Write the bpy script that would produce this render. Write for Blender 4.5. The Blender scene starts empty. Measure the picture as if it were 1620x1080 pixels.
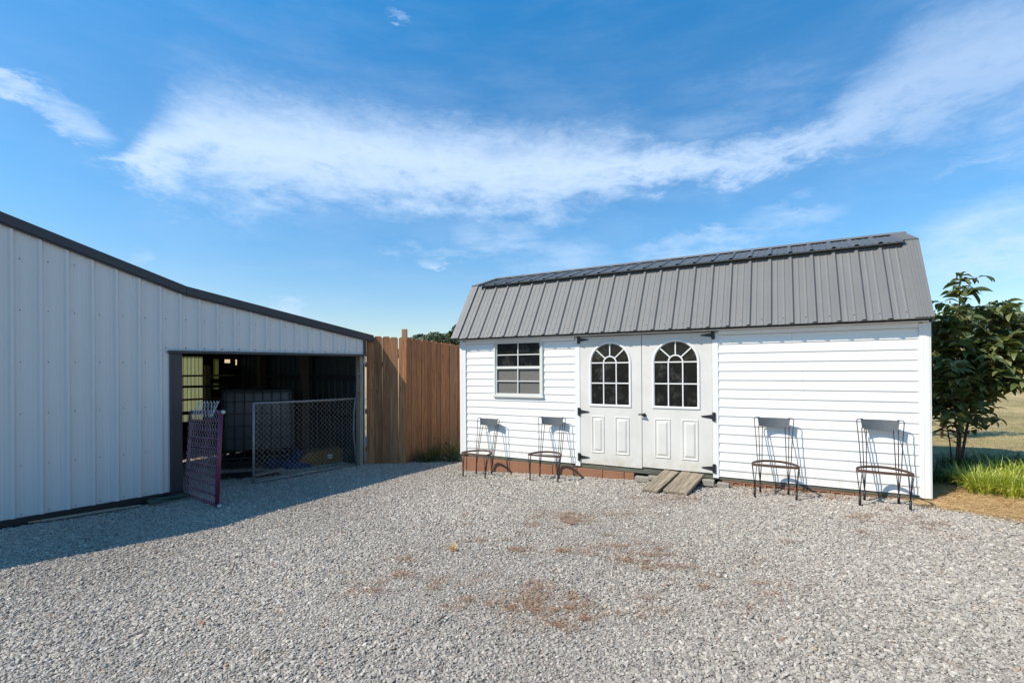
import bpy, math, random
import numpy as np
from mathutils import Vector, Matrix, Euler
R = math.radians
random.seed(7); RNG = np.random.default_rng(7)
SC = bpy.context.scene
COL = SC.collection

# ------------------------------------------------------------------ camera
cam = bpy.data.cameras.new("camera"); camo = bpy.data.objects.new("camera", cam); COL.objects.link(camo)
camo.location = (0, 0, 1.4); camo.rotation_euler = (R(90), 0, 0)
cam.sensor_width = 36.0; cam.lens = 762 / 1620 * 36.0
cam.shift_y = 42 / 1620.0; cam.clip_start = 0.05; cam.clip_end = 3000
SC.camera = camo

# ------------------------------------------------------------------ sun + sky
LIGHT = Vector((0.93, 0.36, -1.0)).normalized()
SUN_EL = math.asin(-LIGHT.z); SUN_AZ = math.atan2(-LIGHT.x, -LIGHT.y)     # azimuth clockwise from +Y
sl = bpy.data.lights.new("sun", 'SUN'); sl.energy = 5.0; sl.angle = R(0.5); sl.color = (1.0, 0.905, 0.785)
slo = bpy.data.objects.new("sun", sl); COL.objects.link(slo)
slo.rotation_euler = LIGHT.to_track_quat('-Z', 'Y').to_euler(); slo.location = (-20, -5, 25)
SC.view_settings.view_transform = 'Standard'; SC.view_settings.look = 'None'
SC.view_settings.exposure = 0.30; SC.view_settings.gamma = 1.0; SC.view_settings.use_curve_mapping = False

W = bpy.data.worlds.new("World"); SC.world = W; W.use_nodes = True
def world():
    nt = W.node_tree; nt.nodes.clear(); N = nt.nodes.new; L = nt.links.new
    def val(x):
        return x
    def m(op, a, b=None, c=None, clamp=False):
        n = N('ShaderNodeMath'); n.operation = op; n.use_clamp = clamp
        for i, v in enumerate((a, b, c)):
            if v is None: continue
            if isinstance(v, (int, float)): n.inputs[i].default_value = v
            else: L(v, n.inputs[i])
        return n.outputs[0]
    out = N('ShaderNodeOutputWorld'); bg = N('ShaderNodeBackground'); bg.inputs['Strength'].default_value = 0.118
    sky = N('ShaderNodeTexSky'); sky.sky_type = 'NISHITA'; sky.sun_disc = False
    sky.sun_elevation = SUN_EL; sky.sun_rotation = SUN_AZ; sky.air_density = 1.0; sky.dust_density = 0.6; sky.ozone_density = 2.5
    sky.altitude = 200
    tc = N('ShaderNodeTexCoord'); sep = N('ShaderNodeSeparateXYZ'); L(tc.outputs['Generated'], sep.inputs[0])
    X, Y, Z = sep.outputs
    az = m('ARCTAN2', X, Y); h = m('SQRT', m('ADD', m('MULTIPLY', X, X), m('MULTIPLY', Y, Y)))
    te = m('DIVIDE', Z, m('MAXIMUM', h, 0.02))
    # wind-drawn noise in direction space
    comb = N('ShaderNodeCombineXYZ'); L(az, comb.inputs[0]); L(te, comb.inputs[1])
    def noise(scale, sx, sy, detail, rough, off=0.0, rot=0.0, dist=0.0):
        mp = N('ShaderNodeMapping'); L(comb.outputs[0], mp.inputs[0]); mp.inputs['Scale'].default_value = (sx, sy, 1)
        mp.inputs['Location'].default_value = (off, off * 0.7, 0); mp.inputs['Rotation'].default_value = (0, 0, rot)
        n = N('ShaderNodeTexNoise'); n.inputs['Scale'].default_value = scale; n.inputs['Detail'].default_value = detail
        n.inputs['Roughness'].default_value = rough; n.inputs['Distortion'].default_value = dist
        L(mp.outputs[0], n.inputs['Vector']); return n.outputs[0]
    n1 = noise(3.2, 1, 1.6, 6, 0.6, 3.1)
    n2 = noise(9.0, 1, 2.2, 10, 0.68, 1.7, 0.25, 0.3)
    n3 = noise(30.0, 1, 1.8, 8, 0.7, 5.0, 0.2, 0.6)
    n4 = noise(5.0, 1, 3.0, 10, 0.62, 9.4, -0.25)
    def px(x, y):
        a = math.atan((x - 810) / 762.0); return a, (582 - y) / 762.0 * math.cos(a)
    band = [(60, 262, 264), (150, 255, 275), (200, 225, 296), (260, 160, 318), (310, 118, 330), (400, 122, 340), (560, 150, 336), (700, 178, 350), (850, 195, 352),
            (950, 190, 330), (1050, 218, 306), (1150, 222, 298), (1250, 205, 272), (1350, 120, 255), (1450, 20, 240), (1550, -30, 228), (1700, -60, 210), (1900, -80, 170)]
    A0, A1 = -1.0, 1.0
    def curve(vals, inp, lo, hi):
        fc = N('ShaderNodeFloatCurve'); c = fc.mapping.curves[0]
        pts = [((a - A0) / (A1 - A0), (v - lo) / (hi - lo)) for a, v in vals]
        c.points[0].location = (0.0, pts[0][1]); c.points[1].location = (1.0, pts[-1][1])
        for p in pts: c.points.new(p[0], p[1])
        fc.mapping.update(); L(inp, fc.inputs['Value'])
        return m('ADD', m('MULTIPLY', fc.outputs[0], hi - lo), lo)
    azn = m('DIVIDE', m('SUBTRACT', m('ADD', az, m('MULTIPLY', m('SUBTRACT', n1, 0.5), 0.10)), A0), A1 - A0, clamp=True)
    cen = []; wid = []
    for x, t, b in band:
        a, t1 = px(x, t); _, b1 = px(x, b); cen.append((a, (t1 + b1) / 2)); wid.append((a, (t1 - b1) / 2 * 1.32))
    c = curve(cen, azn, 0.0, 1.0); w = curve(wid, azn, 0.0, 0.3)
    ted = m('ADD', te, m('ADD', m('MULTIPLY', m('SUBTRACT', n1, 0.5), 0.10), m('MULTIPLY', m('SUBTRACT', n2, 0.5), 0.16)))
    dd = m('DIVIDE', m('ABSOLUTE', m('SUBTRACT', ted, c)), m('MAXIMUM', w, 0.004))
    # behind the viewer the band fades out
    def sstep(x, a, b):
        n = N('ShaderNodeMapRange'); n.interpolation_type = 'SMOOTHSTEP'; n.clamp = True
        L(x, n.inputs[0]); n.inputs[1].default_value = a; n.inputs[2].default_value = b; n.inputs[3].default_value = 0; n.inputs[4].default_value = 1
        return n.outputs[0]
    core = m('MULTIPLY', sstep(dd, 1.25, -0.15), sstep(az, px(90, 0)[0], px(230, 0)[0]))
    det = m('ADD', m('MULTIPLY', n2, 0.65), m('MULTIPLY', n3, 0.45))
    holes = sstep(m('ADD', det, m('MULTIPLY', core, 0.50)), 0.42, 1.02)
    main = m('MULTIPLY', m('MULTIPLY', core, holes), m('SUBTRACT', 0.80, m('MULTIPLY', sstep(az, .15, .75), .30)))
    total = m('MAXIMUM', main, m('MULTIPLY', m('MULTIPLY', sstep(dd, 2.1, .2), sstep(az, px(90, 0)[0], px(260, 0)[0])), m('MULTIPLY', sstep(n4, .25, .75), .10)))
    for (x, y, rx, ry, slope, st) in [(20, 148, 90, 16, .28, .6), (110, 190, 90, 20, .42, .42), (680, 400, 95, 9, -.02, .55), (1110, 390, 160, 16, -.06, .5), (1250, 348, 110, 20, -.12, .28),
                                      (1560, 395, 190, 50, -.14, .42), (455, 484, 42, 8, .08, .4), (226, 411, 26, 11, .2, .35), (1570, 248, 130, 7, -.28, .25), (810, 378, 120, 22, .1, .32), (630, 30, 24, 6, .2, .3),
                                      (880, 415, 120, 25, -.05, .25), (1650, 120, 200, 90, -.5, .25), (1200, 190, 260, 46, -.2, .14)]:
        a, t = px(x, y); a2, t2 = px(x + rx, y + rx * slope); ra = abs(a2 - a); sl_ = (t2 - t) / max(a2 - a, 1e-3); rt = ry / 762.0 * math.cos(a)
        u = m('DIVIDE', m('SUBTRACT', az, a), ra)
        v = m('DIVIDE', m('SUBTRACT', m('SUBTRACT', ted, t), m('MULTIPLY', m('SUBTRACT', az, a), sl_)), rt * 2.2)
        q = m('ADD', m('MULTIPLY', u, u), m('MULTIPLY', v, v))
        e = m('MULTIPLY', m('MULTIPLY', sstep(q, 1.0, 0.0), sstep(m('ADD', n4, m('MULTIPLY', n2, .5)), 0.55, 1.0)), st * 1.5)
        total = m('MAXIMUM', total, e)
    veil = m('MULTIPLY', sstep(n4, 0.35, 0.9), 0.07)
    total = m('ADD', total, veil, clamp=True)
    front = sstep(Z, 0.0, 0.05)
    total = m('MULTIPLY', total, front)
    # deeper blue aloft than the raw model
    hs = N('ShaderNodeHueSaturation'); hs.inputs['Saturation'].default_value = 1.12; hs.inputs['Value'].default_value = 1.0; L(sky.outputs[0], hs.inputs['Color'])
    mul = N('ShaderNodeMix'); mul.data_type = 'RGBA'; mul.blend_type = 'MULTIPLY'; mul.inputs[0].default_value = 1.0
    L(hs.outputs[0], mul.inputs[6]); cr = N('ShaderNodeValToRGB'); L(m('MULTIPLY', te, 1.0), cr.inputs[0]); cr.color_ramp.interpolation = 'EASE'
    cr.color_ramp.elements.new(.35)
    for k_, (p_, c_) in enumerate(((0.0, (.55, .53, .52)), (.35, (.38, .60, .655)), (0.85, (.17, .67, .80)))):
        e = cr.color_ramp.elements[k_]; e.position = p_; e.color = (*c_, 1)
    dbl = N('ShaderNodeVectorMath'); dbl.operation = 'SCALE'; dbl.inputs['Scale'].default_value = 2.0; L(cr.outputs[0], dbl.inputs[0]); L(dbl.outputs[0], mul.inputs[7])
    mix = N('ShaderNodeMix'); mix.data_type = 'RGBA'; L(total, mix.inputs[0]); L(mul.outputs[2], mix.inputs[6]); mix.inputs[7].default_value = (5.3, 6.5, 8.2, 1)
    L(mix.outputs[2], bg.inputs['Color']); L(bg.outputs[0], out.inputs[0])
world()
SC.cycles.max_bounces = 8; SC.cycles.diffuse_bounces = 4; SC.cycles.glossy_bounces = 3; SC.cycles.transmission_bounces = 6
SC.cycles.sample_clamp_indirect = 6; SC.cycles.caustics_reflective = False; SC.cycles.caustics_refractive = False

# ------------------------------------------------------------------ materials
class NB:
    def __init__(s, name):
        s.mat = bpy.data.materials.new(name); s.mat.use_nodes = True; s.nt = s.mat.node_tree; s.nt.nodes.clear()
        s.out = s.N('ShaderNodeOutputMaterial'); s.p = s.N('ShaderNodeBsdfPrincipled'); s.L(s.p.outputs[0], s.out.inputs[0])
        s.tc = s.N('ShaderNodeTexCoord')
    def N(s, t): return s.nt.nodes.new(t)
    def L(s, a, b): s.nt.links.new(a, b)
    def set(s, k, v):
        i = s.p.inputs[k]
        if isinstance(v, (int, float)): i.default_value = v
        elif isinstance(v, tuple): i.default_value = (*v, 1) if len(v) == 3 else v
        else: s.L(v, i)
    def map(s, scale=(1, 1, 1), rot=(0, 0, 0), src='Object', vec=None):
        m = s.N('ShaderNodeMapping'); s.L(vec if vec else s.tc.outputs[src], m.inputs[0]); m.inputs['Scale'].default_value = scale; m.inputs['Rotation'].default_value = rot
        return m.outputs[0]
    def noise(s, vec, scale, detail=4, rough=.55, dist=0):
        n = s.N('ShaderNodeTexNoise'); s.L(vec, n.inputs['Vector']); n.inputs['Scale'].default_value = scale; n.inputs['Detail'].default_value = detail
        n.inputs['Roughness'].default_value = rough; n.inputs['Distortion'].default_value = dist; return n.outputs[0]
    def vor(s, vec, scale, feat='F1', out=0):
        n = s.N('ShaderNodeTexVoronoi'); n.feature = feat; s.L(vec, n.inputs['Vector']); n.inputs['Scale'].default_value = scale; return n.outputs[out]
    def ramp(s, f, stops):
        r = s.N('ShaderNodeValToRGB'); s.L(f, r.inputs[0]); el = r.color_ramp.elements
        while len(el) < len(stops): el.new(0.5)
        for e, (p, c) in zip(el, stops): e.position = p; e.color = (*c, 1) if len(c) == 3 else c
        return r.outputs[0]
    def rng(s, f, a, b, c=0.0, d=1.0, smooth=False):
        n = s.N('ShaderNodeMapRange'); s.L(f, n.inputs[0]); n.clamp = True
        if smooth: n.interpolation_type = 'SMOOTHSTEP'
        for i, v in zip((1, 2, 3, 4), (a, b, c, d)): n.inputs[i].default_value = v
        return n.outputs[0]
    def mix(s, f, a, b, mode='MIX'):
        n = s.N('ShaderNodeMix'); n.data_type = 'RGBA'; n.blend_type = mode
        for i, v in ((0, f), (6, a), (7, b)):
            if isinstance(v, (int, float)): n.inputs[i].default_value = v
            elif isinstance(v, tuple): n.inputs[i].default_value = (*v, 1)
            else: s.L(v, n.inputs[i])
        return n.outputs[2]
    def math(s, op, a, b=0.0):
        n = s.N('ShaderNodeMath'); n.operation = op
        for i, v in enumerate((a, b)):
            if isinstance(v, (int, float)): n.inputs[i].default_value = v
            else: s.L(v, n.inputs[i])
        return n.outputs[0]
    def bump(s, h, strength=.3, dist=.01):
        b = s.N('ShaderNodeBump'); b.inputs['Strength'].default_value = strength; b.inputs['Distance'].default_value = dist; s.L(h, b.inputs['Height'])
        s.L(b.outputs[0], s.p.inputs['Normal'])

def simple(name, col, rough=.5, metal=0, spec=.5, var=.12, vscale=6, bump=.15, bscale=40, bdist=.002, stretch=(1, 1, 1), dirt=None):
    b = NB(name); v = b.map(stretch)
    n = b.noise(v, vscale, 5, .6); n2 = b.noise(v, vscale * 7, 4, .6)
    lo = tuple(c * (1 - var) for c in col); hi = tuple(min(1, c * (1 + var)) for c in col)
    c = b.mix(b.rng(n, .3, .7), lo, hi)
    if dirt: c = b.mix(b.math('MULTIPLY', b.rng(n2, .5, .8), dirt[1]), c, dirt[0])
    b.set('Base Color', c); b.set('Roughness', b.rng(n2, .2, .8, rough * .85, min(1, rough * 1.15))); b.set('Metallic', metal); b.set('Specular IOR Level', spec)
    if bump: b.bump(b.noise(v, bscale, 4, .6), bump, bdist)
    return b.mat

M = {}
M['siding'] = simple('white_vinyl', (.69, .69, .685), .42, var=.02, vscale=1.5, bump=.12, bscale=7, bdist=.004, stretch=(.5, 1, 3), dirt=((.6, .58, .52), .06))
def siding_mat():
    b = NB('white_vinyl_siding'); v = b.map(); sep = b.N('ShaderNodeSeparateXYZ'); b.L(b.tc.outputs['Object'], sep.inputs[0])
    n = b.noise(b.map((.5, 1, 3)), 1.5, 5); n2 = b.noise(b.map((7, 7, 3)), 2.5, 7, .7); row = b.math('FLOOR', b.math('DIVIDE', sep.outputs[2], .2274))
    fx = b.math('FRACT', b.math('ADD', b.math('MULTIPLY', sep.outputs[0], .41), b.math('FRACT', b.math('MULTIPLY', b.math('SINE', b.math('MULTIPLY', row, 12.9)), 43.7))))
    seam = b.math('LESS_THAN', fx, .0016)
    low = b.math('MULTIPLY', b.rng(sep.outputs[2], .0, .42, 1, 0, True), b.rng(n2, .38, .75))
    c = b.mix(b.rng(n, .3, .7), (.75, .74, .715), (.775, .765, .74)); c = b.mix(b.math('MULTIPLY', low, .5), c, (.40, .34, .27)); c = b.mix(b.math('MULTIPLY', b.rng(n2, .6, .85), .12), c, (.5, .49, .46)); c = b.mix(b.math('MULTIPLY', seam, .55), c, (.25, .25, .25))
    b.set('Base Color', c); b.set('Roughness', .42); b.bump(b.noise(b.map((.6, 1, 5)), 4, 4), .22, .005); return b.mat
M['siding'] = siding_mat()
M['trim'] = simple('white_trim', (.72, .71, .69), .4, var=.02, bump=.05, dirt=((.55, .52, .45), .08))
M['winframe'] = simple('window_white', (.60, .60, .56), .45, var=.03, dirt=((.5, .46, .36), .2))
def door_mat():
    b = NB('door_white'); v = b.map()
    n = b.noise(v, 3, 5, .6); grain = b.noise(b.map((60, 60, 4)), 3, 5, .65)
    sep = b.N('ShaderNodeSeparateXYZ'); b.L(b.tc.outputs['Object'], sep.inputs[0])
    low = b.rng(sep.outputs[2], .0, .35, 1, 0, True)
    c = b.mix(b.rng(n, .35, .75), (.58, .56, .525), (.66, .64, .60))
    c = b.mix(b.math('MULTIPLY', low, b.rng(b.noise(v, 9, 6, .7), .35, .75)), c, (.46, .42, .32))
    c = b.mix(b.math('MULTIPLY', b.rng(grain, .55, .75), .22), c, (.45, .43, .40))
    b.set('Base Color', c); b.set('Roughness', .5); b.bump(grain, .25, .002); return b.mat
M['door'] = door_mat()
def glass_mat(name, col, dirt):
    b = NB(name); v = b.map()
    n = b.noise(v, 7, 8, .7); sp = b.vor(v, 60)
    dust = b.math('ADD', b.math('MULTIPLY', b.rng(n, .52, .8), dirt), b.math('MULTIPLY', b.rng(sp, .16, .06), b.math('MULTIPLY', b.rng(n, .45, .6), .5)))
    b.set('Base Color', b.mix(dust, col, (.45, .45, .42))); b.set('Roughness', .08); b.set('Specular IOR Level', .5)
    b.set('Transmission Weight', 0.0); tr = b.N('ShaderNodeBsdfTransparent'); ms = b.N('ShaderNodeMixShader'); tr.inputs[0].default_value = (.55, .58, .56, 1)
    b.L(b.rng(dust, 0, .5, .55, 1.0), ms.inputs[0]); b.L(tr.outputs[0], ms.inputs[1]); b.L(b.p.outputs[0], ms.inputs[2]); b.L(ms.outputs[0], b.out.inputs[0])
    return b.mat
M['glass'] = glass_mat('dusty_glass', (.012, .014, .012), .22)
def screen_mat():
    b = NB('insect_screen'); v = b.map((1, 1, 1))
    n = b.noise(b.map((40, 1, 260)), 2.2, 5, .75, .3); n2 = b.noise(v, 12, 4)
    b.set('Base Color', b.mix(b.rng(n, .35, .7), (.055, .052, .046), (.23, .22, .20))); b.set('Roughness', .8); return b.mat
M['screen'] = screen_mat()
M['roofgrey'] = simple('grey_metal_sheet', (.148, .146, .141), .62, metal=0, var=.05, vscale=2.4, bump=.05, bscale=9, stretch=(1, 1, 1))
M['roofdark'] = simple('dark_grey_metal_sheet', (.088, .096, .101), .6, metal=0, var=.07, vscale=1.2, bump=.05, bscale=9)
M['rooftrim'] = simple('grey_trim_metal', (.15, .149, .147), .6, metal=0, var=.04, bump=.03)
M['black'] = simple('black_iron', (.012, .013, .016), .45, var=.2)
M['blockred'] = simple('terracotta_block', (.25, .115, .062), .9, var=.16, vscale=4, bump=.6, bscale=60, bdist=.004, dirt=((.19, .13, .09), .6))
M['skid'] = simple('weathered_skid', (.10, .10, .075), .85, var=.3, vscale=5, stretch=(1, 6, 6), bump=.5)
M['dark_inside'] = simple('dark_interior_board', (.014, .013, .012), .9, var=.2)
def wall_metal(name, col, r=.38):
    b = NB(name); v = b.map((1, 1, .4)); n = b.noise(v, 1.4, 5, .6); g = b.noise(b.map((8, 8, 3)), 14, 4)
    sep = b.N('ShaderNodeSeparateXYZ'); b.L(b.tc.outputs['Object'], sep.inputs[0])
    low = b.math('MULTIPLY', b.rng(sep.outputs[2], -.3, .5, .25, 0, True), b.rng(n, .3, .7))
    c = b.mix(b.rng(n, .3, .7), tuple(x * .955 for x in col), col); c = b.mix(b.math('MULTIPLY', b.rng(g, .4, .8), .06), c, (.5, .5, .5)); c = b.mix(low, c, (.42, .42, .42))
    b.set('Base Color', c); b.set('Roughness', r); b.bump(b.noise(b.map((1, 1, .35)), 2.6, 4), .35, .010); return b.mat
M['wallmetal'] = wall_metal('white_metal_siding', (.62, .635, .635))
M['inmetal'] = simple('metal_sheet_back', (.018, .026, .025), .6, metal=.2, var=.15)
M['darktrim'] = simple('charcoal_metal_trim', (.030, .033, .042), .4, var=.08, bump=.03)
M['blacktrim'] = simple('black_skirt_board', (.010, .011, .012), .5, var=.2, bump=.2)
M['oldwood'] = simple('grey_old_wood', (.26, .235, .195), .9, var=.3, vscale=7, stretch=(14, 14, 1.2), bump=.7, bscale=16, bdist=.003)
M['post'] = simple('treated_post', (.27, .235, .18), .85, var=.25, vscale=6, stretch=(10, 10, 1), bump=.5)
M['galv'] = simple('galvanised_steel', (.28, .275, .27), .55, metal=.3, var=.2, vscale=9, dirt=((.16, .08, .04), .5))
M['wire'] = simple('galvanised_wire', (.55, .58, .60), .5, metal=0, var=.2)
M['wirerust'] = simple('brownish_wire', (.30, .26, .22), .6, metal=0, var=.3)
M['wirepurple'] = simple('dull_purplish_wire', (.36, .27, .30), .6, var=.3)
M['purple'] = simple('purple_paint', (.135, .024, .062), .5, var=.2, dirt=((.08, .03, .04), .4))
M['chair'] = simple('black_painted_steel', (.020, .019, .021), .5, metal=.2, var=.3, dirt=((.14, .06, .035), .35))
M['chairrust'] = simple('rusted_steel', (.115, .062, .040), .75, metal=.2, var=.4, vscale=18, dirt=((.03, .025, .025), .6))
M['chairplate'] = simple('weathered_grey_plate', (.075, .088, .098), .6, metal=0, var=.14, vscale=16, stretch=(3, 3, 1), dirt=((.12, .09, .07), .25))
M['conduit'] = simple('grey_conduit', (.42, .45, .48), .5, var=.05)
def plankmat(name, dark, mid, light, zscale=1.0):
    b = NB(name); oi = b.N('ShaderNodeObjectInfo')
    ad = b.N('ShaderNodeVectorMath'); ad.operation = 'MULTIPLY_ADD'; b.L(b.tc.outputs['Object'], ad.inputs[0]); ad.inputs[1].default_value = (1, 1, 1)
    cb = b.N('ShaderNodeCombineXYZ'); rr = b.math('MULTIPLY', oi.outputs['Random'], 37.0); b.L(rr, cb.inputs[0]); b.L(rr, cb.inputs[1]); b.L(rr, cb.inputs[2]); b.L(cb.outputs[0], ad.inputs[2])
    v = ad.outputs[0]
    g = b.noise(b.map((26, 26, 1.3 * zscale), vec=v), 1.6, 6, .62, .9); fine = b.noise(b.map((120, 120, 3 * zscale), vec=v), 2, 4, .6)
    kn = b.vor(b.map((6.0, 6.0, 2.2), vec=v), 1.3); k = b.rng(kn, .03, .13, 1, 0, True)
    c = b.ramp(g, [(.28, dark), (.5, mid), (.72, light)])
    c = b.mix(b.math('MULTIPLY', b.rng(fine, .5, .7), .3), c, dark); c = b.mix(b.math('MULTIPLY', k, .75), c, tuple(x * .35 for x in dark))
    tint = b.rng(oi.outputs['Random'], 0, 1, .66, 1.12)
    tc = b.N('ShaderNodeCombineXYZ'); b.L(tint, tc.inputs[0]); b.L(tint, tc.inputs[1]); b.L(tint, tc.inputs[2])
    c = b.mix(1.0, c, tc.outputs[0], 'MULTIPLY')
    c = b.mix(b.rng(b.math('FRACT', b.math('MULTIPLY', oi.outputs['Random'], 7.3)), .55, 1, 0, .4), c, (.28, .20, .14))
    b.set('Base Color', c); b.set('Roughness', .85); b.bump(b.math('ADD', g, b.math('MULTIPLY', fine, .5)), .4, .004); return b.mat
M['fence'] = plankmat('cedar_picket', (.15, .062, .024), (.345, .148, .060), (.48, .245, .115))
M['shadepost'] = simple('shaded_post', (.085, .072, .055), .85, var=.25, vscale=6, stretch=(10, 10, 1), bump=.5)  # post wood darkened in colour to stand in for shade inside the bay
M['newpost'] = simple('tan_post', (.38, .22, .115), .8, var=.15, stretch=(12, 12, 1), bump=.4)
def rampmat():
    b = NB('weathered_ramp_board'); v = b.map((22, 1.3, 22)); g = b.noise(v, 1.8, 7, .65, .8); f = b.noise(b.map((110, 3, 110)), 2, 4)
    c = b.ramp(g, [(.3, (.085, .066, .046)), (.48, (.22, .175, .12)), (.7, (.42, .35, .25))]); c = b.mix(b.math('MULTIPLY', b.rng(f, .52, .68), .45), c, (.07, .058, .045))
    kn = b.vor(b.map((5, 3, 5)), 1.2); c = b.mix(b.rng(kn, .04, .2, .7, 0, True), c, (.07, .055, .04))
    b.set('Base Color', c); b.set('Roughness', .9); b.bump(b.math('ADD', g, f), .8, .005); return b.mat
M['ramp'] = rampmat()
def leafmat(name, c1, c2, c3, rough=.4, trans=.25, yellow=.0, randattr=True):
    b = NB(name); at = b.N('ShaderNodeAttribute'); at.attribute_name = 'shade'
    c = b.ramp(at.outputs['Fac'], [(.0, c1), (.5, c2), (.92, c3), (1.0, (.30, .22, .05) if yellow else c3)])
    b.set('Base Color', c); b.set('Roughness', rough)
    tl = b.N('ShaderNodeBsdfTranslucent'); b.L(b.mix(1.0, c, (1.3, 1.35, .5), 'MULTIPLY'), tl.inputs[0]); ms = b.N('ShaderNodeMixShader'); ms.inputs[0].default_value = trans
    b.L(b.p.outputs[0], ms.inputs[1]); b.L(tl.outputs[0], ms.inputs[2]); b.L(ms.outputs[0], b.out.inputs[0]); return b.mat
M['leaf'] = leafmat('dark_glossy_leaf', (.050, .072, .026), (.125, .155, .055), (.28, .29, .13), .38, .36, yellow=True)
M['leaf2'] = leafmat('yellow_green_leaf', (.05, .075, .015), (.11, .14, .025), (.20, .21, .04), .5, .35)
M['far'] = leafmat('distant_leaf', (.030, .055, .025), (.055, .085, .038), (.09, .12, .06), .6, .2)
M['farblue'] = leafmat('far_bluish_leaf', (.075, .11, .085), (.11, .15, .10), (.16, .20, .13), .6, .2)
M['lirio'] = leafmat('yellow_green_blade', (.16, .22, .022), (.36, .42, .045), (.68, .64, .16), .45, .3)
M['lirioshade'] = leafmat('shaded_green_blade', (.025, .050, .018), (.045, .08, .022), (.09, .13, .04), .5, .25)  # shaded copy of the lirio blades, the shade put into a darker green
M['straw'] = leafmat('dry_straw', (.42, .26, .11), (.66, .45, .22), (.84, .66, .38), .7, .15)
M['debris'] = leafmat('brown_plant_litter', (.14, .062, .030), (.31, .155, .075), (.43, .26, .13), .8, .1)
M['weed'] = leafmat('weed_leaf', (.035, .05, .014), (.07, .09, .022), (.13, .14, .04), .55, .3)
M['lawnblade'] = leafmat('lawn_blade', (.10, .12, .035), (.22, .21, .075), (.38, .32, .14), .6, .25)
M['bark'] = simple('reddish_bark', (.095, .050, .032), .85, var=.3, vscale=14, stretch=(3, 3, 1), bump=.5)

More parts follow.
